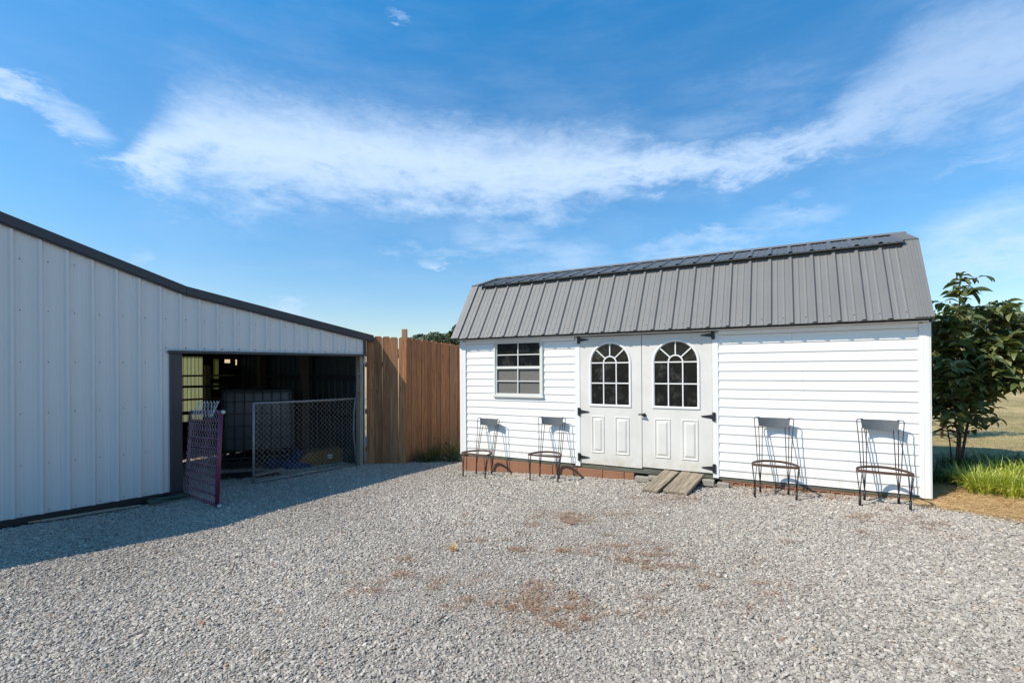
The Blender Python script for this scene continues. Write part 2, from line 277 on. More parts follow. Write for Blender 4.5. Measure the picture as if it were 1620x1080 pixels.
# ------------------------------------------------------------------ mesh helpers
class MB:
    def __init__(s): s.v = []; s.f = []; s.sm = []
    def add(s, verts, faces, smooth=False):
        o = len(s.v); s.v += [tuple(v) for v in verts]; s.f += [tuple(i + o for i in f) for f in faces]; s.sm += [smooth] * len(faces); return s
    def box(s, x0, x1, y0, y1, z0, z1, mtx=None):
        v = [Vector(p) for p in ((x0, y0, z0), (x1, y0, z0), (x1, y1, z0), (x0, y1, z0), (x0, y0, z1), (x1, y0, z1), (x1, y1, z1), (x0, y1, z1))]
        if mtx is not None: v = [mtx @ p for p in v]
        return s.add(v, [(0, 3, 2, 1), (4, 5, 6, 7), (0, 1, 5, 4), (1, 2, 6, 5), (2, 3, 7, 6), (3, 0, 4, 7)])
    def bbox(s, x0, x1, y0, y1, z0, z1, b=.004, mtx=None):   # box with chamfered edges
        def c8(ix, iy, iz): return ((x0 + ix, x1 - ix), (y0 + iy, y1 - iy), (z0 + iz, z1 - iz))
        vs = []; idx = {}
        for k, (ix, iy, iz) in enumerate(((0, b, b), (b, 0, b), (b, b, 0))):
            xr, yr, zr = c8(ix, iy, iz)
            for a in (0, 1):
                for c in (0, 1):
                    for d in (0, 1): idx[(k, a, c, d)] = len(vs); vs.append(Vector((xr[a], yr[c], zr[d])))
        F = []
        for a in (0, 1):
            F.append([idx[(0, a, 0, 0)], idx[(0, a, 1, 0)], idx[(0, a, 1, 1)], idx[(0, a, 0, 1)]][::(1 if a else -1)])
            F.append([idx[(1, 0, a, 0)], idx[(1, 1, a, 0)], idx[(1, 1, a, 1)], idx[(1, 0, a, 1)]][::(-1 if a else 1)])
            F.append([idx[(2, 0, 0, a)], idx[(2, 1, 0, a)], idx[(2, 1, 1, a)], idx[(2, 0, 1, a)]][::(1 if a else -1)])
            for c in (0, 1):
                F.append([idx[(0, a, c, 0)], idx[(0, a, c, 1)], idx[(1, a, c, 1)], idx[(1, a, c, 0)]])
                F.append([idx[(0, a, 0, c)], idx[(0, a, 1, c)], idx[(2, a, 1, c)], idx[(2, a, 0, c)]])
                F.append([idx[(1, 0, a, c)], idx[(1, 1, a, c)], idx[(2, 1, a, c)], idx[(2, 0, a, c)]])
                for d in (0, 1): F.append([idx[(0, a, c, d)], idx[(1, a, c, d)], idx[(2, a, c, d)]])
        if mtx is not None: vs = [mtx @ p for p in vs]
        return s.add(vs, F)
    def tube(s, pts, r, n=6, cap=True, smooth=True):
        pts = [Vector(p) for p in pts]; rs = r if isinstance(r, (list, tuple)) else [r] * len(pts)
        V = []; prev = None
        for i, p in enumerate(pts):
            t = (pts[min(i + 1, len(pts) - 1)] - pts[max(i - 1, 0)]).normalized()
            if prev is None:
                a = Vector((0, 0, 1)) if abs(t.z) < .9 else Vector((1, 0, 0)); u = t.cross(a).normalized()
            else: u = (prev - t * prev.dot(t)).normalized()
            prev = u; w = t.cross(u)
            for k in range(n):
                an = 2 * math.pi * k / n; V.append(p + (u * math.cos(an) + w * math.sin(an)) * rs[i])
        F = []
        for i in range(len(pts) - 1):
            for k in range(n): F.append((i * n + k, i * n + (k + 1) % n, (i + 1) * n + (k + 1) % n, (i + 1) * n + k))
        if cap: F.append(tuple(range(n - 1, -1, -1))); F.append(tuple(range((len(pts) - 1) * n, len(pts) * n)))
        return s.add(V, F, smooth)
    def prism(s, poly, axis, a, b):      # poly = 2D points; extruded along axis between a and b
        n = len(poly)
        def P(p, t): return {'x': (t, p[0], p[1]), 'y': (p[0], t, p[1]), 'z': (p[0], p[1], t)}[axis]
        V = [P(p, a) for p in poly] + [P(p, b) for p in poly]
        F = [tuple(range(n)), tuple(range(2 * n - 1, n - 1, -1))] + [(i, i + n, (i + 1) % n + n, (i + 1) % n) for i in range(n)]
        return s.add(V, F)
    def sphere(s, c, r, n=8, m=6):
        V = [(c[0], c[1], c[2] - r)]; 
        for j in range(1, m):
            a = -math.pi / 2 + math.pi * j / m
            for i in range(n): V.append((c[0] + r * math.cos(a) * math.cos(2 * math.pi * i / n), c[1] + r * math.cos(a) * math.sin(2 * math.pi * i / n), c[2] + r * math.sin(a)))
        V.append((c[0], c[1], c[2] + r)); F = []
        for i in range(n): F.append((0, 1 + (i + 1) % n, 1 + i)); F.append((len(V) - 1, 1 + (m - 2) * n + i, 1 + (m - 2) * n + (i + 1) % n))
        for j in range(m - 2):
            for i in range(n): F.append((1 + j * n + i, 1 + j * n + (i + 1) % n, 1 + (j + 1) * n + (i + 1) % n, 1 + (j + 1) * n + i))
        return s.add(V, F, True)
    def build(s, name, mat, parent=None, shift=None):
        v = s.v
        if shift is not None: v = [(p[0] - shift[0], p[1] - shift[1], p[2] - shift[2]) for p in v]
        me = bpy.data.meshes.new(name); me.from_pydata(v, [], s.f); me.polygons.foreach_set('use_smooth', s.sm)
        me.materials.append(M[mat]); me.validate(); me.update()
        o = bpy.data.objects.new(name, me); COL.objects.link(o)
        if parent is not None: o.parent = parent
        if shift is not None: o.location = shift
        return o
def npmesh(name, verts, faces, mat, parent=None, attr=None, smooth=False):
    me = bpy.data.meshes.new(name); nv = len(verts); nf = len(faces); k = faces.shape[1]
    me.vertices.add(nv); me.vertices.foreach_set('co', np.asarray(verts, dtype=np.float32).ravel())
    me.loops.add(nf * k); me.loops.foreach_set('vertex_index', faces.astype(np.int32).ravel())
    me.polygons.add(nf); me.polygons.foreach_set('loop_start', np.arange(0, nf * k, k, dtype=np.int32)); me.polygons.foreach_set('loop_total', np.full(nf, k, dtype=np.int32))
    me.polygons.foreach_set('use_smooth', np.full(nf, smooth))
    me.update(calc_edges=True)
    if attr is not None:
        a = me.attributes.new('shade', 'FLOAT', 'POINT'); a.data.foreach_set('value', np.asarray(attr, dtype=np.float32))
    me.materials.append(M[mat]); o = bpy.data.objects.new(name, me); COL.objects.link(o)
    if parent is not None: o.parent = parent
    return o
def tag(o, label=None, cat=None, group=None, kind=None):
    if label: o['label'] = label
    if cat: o['category'] = cat
    if group: o['group'] = group
    if kind: o['kind'] = kind
    return o
def empty(name, loc, rot=(0, 0, 0), **k):
    o = bpy.data.objects.new(name, None); COL.objects.link(o); o.location = loc; o.rotation_euler = rot; o.empty_display_size = .2
    return tag(o, **k)
def copytree(o, parent=None):
    c = o.copy(); COL.objects.link(c)
    if parent is not None: c.parent = parent
    for ch in o.children: copytree(ch, c)
    return c

# ------------------------------------------------------------------ ground
QL = np.array([-5.49710, 5.39242]); VL = np.array([.63296, .77418]); NL = np.array([-.77418, .63296])   # long building: origin, along gable, inward
def sst(x, a, b):
    t = np.clip((x - a) / (b - a), 0, 1); return t * t * (3 - 2 * t)
def gz(X, Y):
    X = np.asarray(X, float); Y = np.asarray(Y, float)
    z = .008 + .0289 * np.clip(X, -12, 8) - .0303 * np.clip(Y, -6, 11)
    dw = (X - QL[0]) * -NL[0] + (Y - QL[1]) * -NL[1]       # distance in front of the gable wall
    z = z - .050 * (1 - sst(dw, 2.0, 5.0)) * (1 - sst(Y, 11, 16)) + .09 * sst(X, 4.4, 5.2) * (1 - sst(Y, 9, 14))
    r = np.maximum(Y - 16, 0) + np.maximum(np.abs(X) - 18, 0) * .5
    z = z + .052 * r * sst(r, 0, 30) * (1 - .5 * sst(r, 90, 300)) + .35 * sst(Y, 9, 20)
    z = z + .010 * np.sin(X * 1.7 + .6 * Y) * np.cos(Y * 1.3 - .4 * X) * sst(Y, 1, 3)
    return z
def g(x, y): return float(gz(x, y))
def axis_vals(lo, hi, near_lo, near_hi, step):
    a = list(np.arange(near_lo, near_hi + 1e-6, step)); s = step
    x = near_hi
    while x < hi: s *= 1.22; x += s; a.append(x)
    s = step; x = near_lo
    while x > lo: s *= 1.22; x -= s; a.insert(0, x)
    return np.array(a)
GX = axis_vals(-900, 900, -11, 11, .16); GY = axis_vals(-250, 1500, .4, 14, .16)
gx, gy = np.meshgrid(GX, GY); gzv = gz(gx, gy)
nx, ny = len(GX), len(GY); ii = (np.arange(ny - 1)[:, None] * nx + np.arange(nx - 1)[None, :]).ravel()
def shed_world(x, y): return (4.4497 + x * .87470 + y * .48466, 5.03 - x * .48466 + y * .87470)
def edge_dist(X, Y):
    # >0 on gravel, <0 on the planted side (right of a line running from the shed's corner towards the viewer)
    pts = [(3.2, -3.0), (4.0, 1.5), (4.78, 3.5), (4.72, 4.15), (4.50, 4.72), (4.30, 4.98), (4.9, 6.1), (6.0, 8.0)]
    X = np.asarray(X, float); Y = np.asarray(Y, float)
    ex = np.interp(Y, [p[1] for p in pts], [p[0] for p in pts]); return (ex - X)
def groundmat():
    b = NB('ground_surface'); v = b.tc.outputs['Object']
    at = b.N('ShaderNodeAttribute'); at.attribute_name = 'shade'
    big = b.noise(v, .7, 5, .6); n = b.noise(v, 14, 8, .7); vo = b.N('ShaderNodeTexVoronoi'); vo.inputs['Scale'].default_value = 62; b.L(v, vo.inputs['Vector'])
    gr = b.ramp(b.math('ADD', b.math('MULTIPLY', b.noise(vo.outputs['Color'], 3.3, 1), .6), b.math('MULTIPLY', n, .4)), [(.28, (.12, .103, .087)), (.5, (.265, .233, .20)), (.72, (.42, .375, .325))])
    gr = b.mix(b.rng(big, .5, .75, 0, .35), gr, (.30, .25, .19))
    field = b.noise(v, .35, 8, .68); f2 = b.noise(b.map((1, 1, 1)), 5, 8, .7)
    gs = b.ramp(b.math('ADD', b.math('MULTIPLY', field, .6), b.math('MULTIPLY', f2, .4)), [(.34, (.15, .135, .055)), (.48, (.31, .24, .11)), (.62, (.50, .37, .19))])
    sep = b.N('ShaderNodeSeparateXYZ'); b.L(v, sep.inputs[0])
    gs = b.mix(b.rng(b.math('ADD', sep.outputs[1], b.math('MULTIPLY', field, 14)), 30, 44, 0, .85), gs, (.56, .37, .17))
    c = b.mix(b.rng(b.math('ADD', at.outputs['Fac'], b.math('MULTIPLY', b.math('SUBTRACT', n, .5), .25)), .42, .58), gs, gr)
    b.set('Base Color', c); b.set('Roughness', .95); b.set('Specular IOR Level', .2)
    bm = b.N('ShaderNodeBump'); bm.inputs['Strength'].default_value = .7; bm.inputs['Distance'].default_value = .012; b.L(b.math('ADD', vo.outputs['Distance'], b.math('MULTIPLY', n, .6)), bm.inputs['Height']); b.L(bm.outputs[0], b.p.inputs['Normal'])
    return b.mat
M['ground'] = groundmat()
gravel_mask = np.clip(.5 + edge_dist(gx, gy) * 1.2, 0, 1) * (1 - sst(gy, 12, 14)) 
ground = npmesh('ground', np.stack([gx.ravel(), gy.ravel(), gzv.ravel()], 1), np.stack([ii, ii + 1, ii + nx + 1, ii + nx], 1), 'ground', attr=gravel_mask.ravel(), smooth=True)
tag(ground, kind='structure')

# gravel: loose crushed stones, instanced on scattered points
def stonemat():
    b = NB('crushed_limestone'); a = b.N('ShaderNodeAttribute'); a.attribute_type = 'INSTANCER'; a.attribute_name = 'col'
    n = b.noise(b.tc.outputs['Object'], 3, 4)
    c = b.ramp(a.outputs['Fac'], [(.0, (.13, .112, .095)), (.16, (.21, .183, .155)), (.45, (.345, .305, .255)), (.75, (.475, .422, .352)), (.90, (.61, .55, .475)), (.95, (.34, .23, .14)), (1.0, (.27, .13, .07))])
    c = b.mix(b.rng(n, .3, .8, 0, .3), c, (.38, .36, .34)); b.set('Base Color', c); b.set('Roughness', .85); b.set('Specular IOR Level', .3); return b.mat
M['stone'] = stonemat()
def scatter_gravel():
    P = []
    for (d0, d1, dens, size, xr) in ((1.5, 3.6, 8200, .0078, 1.2), (3.6, 5.6, 6400, .0080, 1.2), (5.6, 9.2, 3900, .0090, 1.1), (9.2, 11.5, 800, .014, .85)):
        xm = d1 * xr; n = int(dens * (d1 - d0) * 2 * xm)
        x = RNG.uniform(-xm, xm, n); y = RNG.uniform(d0, d1, n); k = np.abs(x) < y * xr; P.append(np.stack([x[k], y[k], np.full(k.sum(), size)], 1))
    P = np.concatenate(P); x, y, sz = P.T
    sx = (x - 4.4497) * .87470 - (y - 5.03) * .48466; sy = (x - 4.4497) * .48466 + (y - 5.03) * .87470
    keep = ~((sx > -6.1) & (sx < -.03) & (sy > .10) & (sy < 2.6)) & ~((sx > -6.3) & (sy > 2.4)) 
    ed = edge_dist(x, y) + RNG.normal(0, .10, len(x)); keep &= (ed > 0)
    lx = (x - QL[0]) * VL[0] + (y - QL[1]) * VL[1]; ly = (x - QL[0]) * NL[0] + (y - QL[1]) * NL[1]
    keep &= ~((ly > .0) & (lx < 1.4)) & ~((lx > 4.5) & (y > 9.3)) & ~(ly > 5.3)
    # slow patches of finer and coarser stone
    pat = np.sin(x * 1.1 + 1.3) * np.cos(y * .9 - x * .4) + .5 * np.sin(x * 2.7 + y * 1.9)
    x, y, sz, pat = x[keep], y[keep], sz[keep], pat[keep]; n = len(x)
    def vn(fx, fy, ph): return np.sin(x * fx + ph) * np.cos(y * fy + ph * 1.7) + .6 * np.sin(x * fx * 2.3 - y * fy * 1.1 + ph * 3) + .4 * np.cos(x * fx * 4.1 + y * fy * 3.3 + ph)
    pk = vn(.8, 1.1, .4); track = np.exp(-((y - (2.2 + .62 * x)) / .22) ** 2) + np.exp(-((y - (3.6 + .60 * x)) / .24) ** 2) + .7 * np.exp(-((y - (2.9 - .35 * x)) / .25) ** 2)
    fine = np.clip(.5 * track + .35 * np.clip(pk, 0, 1), 0, 1)
    s = sz * (1 - .38 * fine) * np.exp(np.clip(RNG.normal(0, .36, n), -1.2, .62)) * (1 + .10 * pat)
    big = RNG.random(n) < .004; s[big] *= 1.45
    scl = np.stack([s * RNG.uniform(.8, 1.35, n), s * RNG.uniform(.7, 1.1, n), s * RNG.uniform(.35, .75, n)], 1)
    rot = np.stack([RNG.normal(0, .38, n), RNG.normal(0, .38, n), RNG.uniform(0, 6.283, n)], 1)
    z = gz(x, y) + s * RNG.uniform(-.25, .55, n)
    me = bpy.data.meshes.new('gravel'); me.vertices.add(n); me.vertices.foreach_set('co', np.stack([x, y, z], 1).astype(np.float32).ravel())
    for nm, arr in (('rot', rot), ('scl', scl)):
        a = me.attributes.new(nm, 'FLOAT_VECTOR', 'POINT'); a.data.foreach_set('vector', arr.astype(np.float32).ravel())
    col = np.clip(RNG.normal(.45, .17, n) + .04 * pat + .09 * fine + .05 * vn(.5, .6, 2.0), 0, .93); col[RNG.random(n) < .012] = .95; col[RNG.random(n) < .003] = 1.0
    a = me.attributes.new('col', 'FLOAT', 'POINT'); a.data.foreach_set('value', col.astype(np.float32))
    a = me.attributes.new('pick', 'INT', 'POINT'); a.data.foreach_set('value', RNG.integers(0, 10, n).astype(np.int32))
    me.materials.append(M['stone']); o = bpy.data.objects.new('gravel', me); COL.objects.link(o); tag(o, kind='stuff', label='loose grey crushed limestone gravel covering the yard', cat='gravel')
    ng = bpy.data.node_groups.new('gravel_nodes', 'GeometryNodeTree')
    ng.interface.new_socket('Geometry', in_out='INPUT', socket_type='NodeSocketGeometry'); ng.interface.new_socket('Geometry', in_out='OUTPUT', socket_type='NodeSocketGeometry')
    A = ng.nodes.new; L = ng.links.new; gi = A('NodeGroupInput'); go = A('NodeGroupOutput'); join = A('GeometryNodeJoinGeometry')
    for i in range(10):
        ico = A('GeometryNodeMeshIcoSphere'); ico.inputs['Radius'].default_value = 1.0; ico.inputs['Subdivisions'].default_value = 1 if i % 3 else 2
        sp = A('GeometryNodeSetPosition'); rv = A('FunctionNodeRandomValue'); rv.data_type = 'FLOAT_VECTOR'
        am = .42 if i % 3 else .22
        rv.inputs[0].default_value = (-am,) * 3; rv.inputs[1].default_value = (am,) * 3; rv.inputs['Seed'].default_value = i * 13 + 5
        L(ico.outputs[0], sp.inputs[0]); L(rv.outputs[0], sp.inputs['Offset'])
        ss = A('GeometryNodeSetShadeSmooth'); ss.inputs['Shade Smooth'].default_value = False; L(sp.outputs[0], ss.inputs[0])
        smt = A('GeometryNodeSetMaterial'); smt.inputs['Material'].default_value = M['stone']; L(ss.outputs[0], smt.inputs[0])
        g2 = A('GeometryNodeGeometryToInstance'); L(smt.outputs[0], g2.inputs[0]); L(g2.outputs[0], join.inputs[0])
    def named(nm, t):
        n_ = A('GeometryNodeInputNamedAttribute'); n_.data_type = t; n_.inputs['Name'].default_value = nm; return n_.outputs[0]
    iop = A('GeometryNodeInstanceOnPoints'); L(gi.outputs[0], iop.inputs['Points']); L(join.outputs[0], iop.inputs['Instance'])
    iop.inputs['Pick Instance'].default_value = True; L(named('pick', 'INT'), iop.inputs['Instance Index'])
    e2r = A('FunctionNodeEulerToRotation'); L(named('rot', 'FLOAT_VECTOR'), e2r.inputs[0]); L(e2r.outputs[0], iop.inputs['Rotation']); L(named('scl', 'FLOAT_VECTOR'), iop.inputs['Scale'])
    L(iop.outputs[0], go.inputs[0]); md = o.modifiers.new('scatter', 'NODES'); md.node_group = ng
    print('stones', n)
scatter_gravel()

# ------------------------------------------------------------------ ribbed sheet
def ribprof(x0, x1, pitch=.2286, phase=0.0, H=.019, minor=.004):
    xs = {x0: 0.0, x1: 0.0}; k0 = int(math.floor((x0 - phase) / pitch)) - 1
    for k in range(k0, k0 + int((x1 - x0) / pitch) + 4):
        c = phase + k * pitch
        for dx, h in ((-.030, 0), (-.0115, H), (.0115, H), (.030, 0)): xs[c + dx] = h
        for q in (pitch / 3, 2 * pitch / 3):
            for dx, h in ((-.014, 0), (-.006, minor), (.006, minor), (.014, 0)): xs[c + q + dx] = h
    ks = sorted(k for k in xs if x0 - 1e-9 <= k <= x1 + 1e-9); return [(k, xs[k]) for k in ks]

# ================================================================== long metal building on the left
BL = empty('metal_building', (QL[0], QL[1], 0.0), (0, -.004, math.atan2(VL[1], VL[0])), label='long white ribbed metal building with charcoal trim and an open bay on the left', cat='building')
APX = -2.2
def rake(s):
    s = s if s > APX else 2 * APX - s
    return 3.101 - .338 * (s + .161) if s < 1.595 else 2.507 - .176 * (s - 1.595)
LX0, LX1, LD = -8.8, 4.44, 5.5
def sheet(mb, x0, x1, zb, ztf, yface=0.0, phase=0.165, H=.019, sgn=-1):
    pr = ribprof(x0, x1, phase=phase, H=H); extra = [e for e in (APX, 1.595, 2 * APX - 1.595) if x0 < e < x1]
    pr = sorted(pr + [(e, float(np.interp(e, [p[0] for p in pr], [p[1] for p in pr]))) for e in extra])
    V = []; F = []
    for x, h in pr: V.append((x, yface + sgn * h, zb(x) if callable(zb) else zb)); V.append((x, yface + sgn * h, ztf(x)))
    for i in range(len(pr) - 1): F.append((2 * i, 2 * i + 2, 2 * i + 3, 2 * i + 1))
    mb.add(V, F)
mb = MB(); sheet(mb, LX0, 1.407, -.268, lambda x: rake(x) - .10, H=.026); sheet(mb, 1.407, 4.40, 1.632, lambda x: rake(x) - .10, H=.026)
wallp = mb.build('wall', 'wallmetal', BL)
# screws
mb = MB()
for k in range(-12, 19):
    x = k * .2286
    for z in (-.235, .305, .888, 1.468, 2.05, 2.62):
        if x > 1.36 and z < 1.6: continue
        if z > rake(x) - .2: continue
        mb.prism([(x + .0065 * math.cos(a), z + .006 * math.sin(a)) for a in np.linspace(0, 2 * math.pi, 7)[:-1]], 'y', -.006, .002)
    if x > 1.36: mb.prism([(x + .0065 * math.cos(a), 1.665 + .008 * math.sin(a)) for a in np.linspace(0, 2 * math.pi, 7)[:-1]], 'y', -.006, .002)
mb.build('screws', 'darktrim', wallp)
# side and rear walls, inside faces
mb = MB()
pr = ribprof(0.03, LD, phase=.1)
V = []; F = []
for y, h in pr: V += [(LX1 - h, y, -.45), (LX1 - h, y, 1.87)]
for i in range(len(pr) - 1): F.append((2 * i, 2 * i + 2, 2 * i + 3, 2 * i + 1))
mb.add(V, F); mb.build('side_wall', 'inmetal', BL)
mb = MB(); mb.box(LX1 + .004, LX1 + .03, .05, LD + .05, -.5, 1.88); mb.build('outer_wall', 'wallmetal', BL)
mb = MB(); mb.box(LX0 - .03, LX0, .05, LD + .05, -.6, 1.88); mb.build('outer_wall', 'wallmetal', BL)
# rear wall built round its openings
holes = [(2.72, 3.60, .12, 1.66, True), (3.82, 3.95, 1.12, 1.62, False), (3.82, 3.95, .86, 1.02, False), (4.08, 4.22, 1.51, 1.60, False), (4.33, 4.38, 1.46, 1.60, False)]
xc = sorted({LX0, LX1} | {h[0] for h in holes} | {h[1] for h in holes})
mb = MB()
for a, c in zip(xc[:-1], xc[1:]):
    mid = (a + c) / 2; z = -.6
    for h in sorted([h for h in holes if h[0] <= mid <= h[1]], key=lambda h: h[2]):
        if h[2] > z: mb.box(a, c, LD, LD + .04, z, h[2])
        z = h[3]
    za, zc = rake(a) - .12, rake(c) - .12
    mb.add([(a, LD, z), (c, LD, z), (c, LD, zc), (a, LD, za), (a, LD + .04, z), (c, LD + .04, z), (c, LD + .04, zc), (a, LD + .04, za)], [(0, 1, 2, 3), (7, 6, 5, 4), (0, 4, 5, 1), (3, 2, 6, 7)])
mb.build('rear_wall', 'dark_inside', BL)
b_ = NB('yellowed_fibreglass'); c_ = b_.mix(b_.rng(b_.noise(b_.map((9, 1, .6)), 2, 4), .3, .7), (.30, .31, .14), (.42, .42, .22)); b_.set('Base Color', c_)
t_ = b_.N('ShaderNodeBsdfTranslucent'); b_.L(c_, t_.inputs[0]); s_ = b_.N('ShaderNodeMixShader'); s_.inputs[0].default_value = .55; b_.L(b_.p.outputs[0], s_.inputs[1]); b_.L(t_.outputs[0], s_.inputs[2]); b_.L(s_.outputs[0], b_.out.inputs[0]); M['fibre'] = b_.mat
mb = MB(); V = []; F = []
pr = ribprof(2.72, 3.60, pitch=.08, H=.008, minor=.0)
for x, h in pr: V += [(x, LD + .02 - h, .12), (x, LD + .02 - h, 1.66)]
for i in range(len(pr) - 1): F.append((2 * i, 2 * i + 2, 2 * i + 3, 2 * i + 1))
mb.add(V, F); mb.build('skylight_panel', 'fibre', BL)
for z in ((1.12, 1.62), (.86, 1.02)): mb = MB(); mb.box(3.82, 3.95, LD + .012, LD + .016, *z); mb.build('skylight_panel', 'fibre', BL)
for z in (.32, .62, 1.18): mb = MB(); mb.bbox(2.2, 4.3, LD - .09, LD - .005, z, z + .045); mb.build('girt', 'newpost' if z < 1 else 'post', BL)
mb = MB(); mb.bbox(3.60, 3.72, LD - .14, LD - .092, -.5, 1.45); mb.build('post', 'post', BL)
for y in (1.9, 3.9): mb = MB(); mb.bbox(4.24, 4.38, y, y + .12, -.5, 1.85); mb.build('post', 'shadepost', BL)
for z in (.45, 1.15): mb = MB(); mb.bbox(4.375, 4.415, .1, 5.4, z, z + .09); mb.build('girt', 'dark_inside', BL)
# roof
mb = MB(); th = .09
for (a, c) in ((2 * APX - 4.587, 2 * APX - 1.595), (2 * APX - 1.595, APX), (APX, 1.595), (1.595, 4.587)):
    za, zc = rake(a), rake(c); d = .012
    mb.add([(a, -.03, za - th), (c, -.03, zc - th), (c, LD + .15, zc - th), (a, LD + .15, za - th), (a, -.03, za - d), (c, -.03, zc - d), (c, LD + .15, zc - d), (a, LD + .15, za - d)], [(0, 3, 2, 1), (4, 5, 6, 7), (0, 1, 5, 4), (1, 2, 6, 5), (2, 3, 7, 6), (3, 0, 4, 7)])
    for k in range(1, 24):
        y = k * .2286; mb.add([(a, y - .03, za - d), (c, y - .03, zc - d), (c, y, zc + .008), (a, y, za + .008), (a, y + .03, za - d), (c, y + .03, zc - d)], [(0, 1, 2, 3), (3, 2, 5, 4)])
mb.build('roof', 'darktrim', BL)
def rake_board(a, c, y0, y1, zt, zb):
    m_ = MB(); za, zc = rake(a), rake(c)
    m_.add([(a, y0, za + zb), (c, y0, zc + zb), (c, y1, zc + zb), (a, y1, za + zb), (a, y0, za + zt), (c, y0, zc + zt), (c, y1, zc + zt), (a, y1, za + zt)], [(0, 3, 2, 1), (4, 5, 6, 7), (0, 1, 5, 4), (1, 2, 6, 5), (2, 3, 7, 6), (3, 0, 4, 7)]); return m_
for (a, c) in ((2 * APX - 4.58, 2 * APX - 1.597), (2 * APX - 1.593, APX - .002), (APX + .002, 1.593), (1.597, 4.585)):
    rb = rake_board(a, c, -.062, -.032, .004, -.105).build('rake_trim', 'darktrim', BL)
    rake_board(a, c, -.044, -.022, -.107, -.128).build('drip_edge', 'darktrim', rb)
mb = MB(); mb.bbox(1.385, 2.915, -.062, .03, 1.594, 1.630, .003); mb.bbox(2.922, 4.445, -.062, .03, 1.594, 1.630, .003); mb.build('header_trim', 'darktrim', BL)
mb = MB(); mb.bbox(1.409, 1.552, -.024, .14, -.272, 1.592, .003); mb.box(1.45, 1.453, -.027, -.0235, -.27, 1.59); mb.build('jamb_trim', 'darktrim', BL)
mb = MB(); mb.bbox(4.402, 4.448, -.03, .06, 1.632, rake(4.42) - .13, .003); mb.build('corner_trim', 'darktrim', BL)
mb = MB(); mb.bbox(LX0, 1.56, -.030, .05, -.345, -.270, .004); mb.bbox(LX0, 1.56, -.012, .05, -.55, -.347, .004); mb.build('base_trim', 'blacktrim', BL)
mb = MB(); mb.bbox(4.328, 4.396, -.005, .13, -.6, 1.592, .004); mb.build('door_post', 'post', BL)
mb = MB(); mb.tube([(4.416, -.012, -.5), (4.416, -.012, 1.50)], .011, 8); mb.bbox(4.40, 4.434, -.035, .01, 1.46, 1.585, .004); mb.tube([(4.404, -.014, .3), (4.43, -.014, .3)], .015, 6)
mb.build('conduit', 'conduit', BL)
mb = MB()
for z in (.98, 1.12, 1.28): mb.tube([(4.27, -.01, z), (4.335, .0, z)], .012, 6)
mb.tube([(4.285, -.005, .9), (4.285, -.005, 1.36)], .008, 6); mb.build('gate_hinge', 'galv', BL)

def lw(x, y, z=None):
    p = QL + VL * x + NL * y; return Vector((p[0], p[1], g(p[0], p[1]) if z is None else z))

# ================================================================== garden shed
SH = empty('garden_shed', (4.4497, 5.03, .020), (0, -.00705, R(-28.99)), label='white vinyl sided gambrel shed with a grey metal roof and double doors', cat='shed')
LEN = 6.145; YW = .0873; WID = 2.566; WX0, WX1 = -6.103, -.040
PIT = .1137; Z0 = 1.697 - 15 * PIT
def siding(mb, x0, x1, zlo, zhi, y=YW, lap=.0095, P=lambda x, y, z: (x, y, z)):
    k = int(math.floor((zlo - Z0) / PIT)) - 1
    while Z0 + k * PIT < zhi:
        a, c = Z0 + k * PIT, Z0 + (k + 1) * PIT; k += 1
        if c <= zlo + 1e-4: continue
        prof = [(a, y), (a + .0005, y - lap), (a + .012, y - lap - .001), (a + PIT * .47, y - lap * .55), (a + PIT * .53, y - lap * .62), (a + PIT * .60, y - lap * .28), (c - .003, y - .0012), (c, y)]
        pts = []
        zs = [p[0] for p in prof]; ys = [p[1] for p in prof]
        lo, hi = max(a, zlo), min(c, zhi)
        if lo > a + 1e-5: pts.append((lo, float(np.interp(lo, zs, ys))))
        pts += [p for p in prof if lo - 1e-9 <= p[0] <= hi + 1e-9]
        if hi < c - 1e-5: pts.append((hi, float(np.interp(hi, zs, ys))))
        V = []; F = []
        for z, yy in pts: V += [P(x0(z) if callable(x0) else x0, yy, z), P(x1(z) if callable(x1) else x1, yy, z)]
        for i in range(len(pts) - 1): F.append((2 * i, 2 * i + 1, 2 * i + 3, 2 * i + 2))
        mb.add(V, F)
WIN = (-5.449, -4.580, .956, 1.848)
mb = MB()
siding(mb, -5.992, WIN[0] + .015, .010, 1.811); siding(mb, WIN[1] - .015, -4.062, .010, 1.811); siding(mb, WIN[0] + .015, WIN[1] - .015, .010, WIN[2] + .02)
mb.build('front_wall', 'siding', SH); mb = MB(); siding(mb, -2.119, -.130, .018, 1.811)
fw = mb.build('front_wall', 'siding', SH)
# gable ends
def gam(z):  # y range of the gambrel at height z
    if z < 1.87: return YW, WID - YW
    if z < 2.82: t = (z - 1.87) / .95; return YW + t * .50, WID - YW - t * .50
    t = min(1, (z - 2.82) / .24); return .587 + t * .696, WID - .587 - t * .696
for (xx, nm, sg) in ((WX1, 'end_wall', 1), (WX0, 'end_wall', -1)):
    mb = MB()
    siding(mb, lambda z: gam(z)[0], lambda z: gam(z)[1], -.004, 3.055, y=0, P=(lambda x, y, z, xx=xx, sg=sg: (xx - sg * (y + .011), x, z)))
    mb.build(nm, 'siding', SH)
mb = MB(); siding(mb, WX0, WX1, -.004, 1.87, y=0, P=lambda x, y, z: (x, WID - YW - y, z)); mb.build('rear_wall', 'siding', SH)
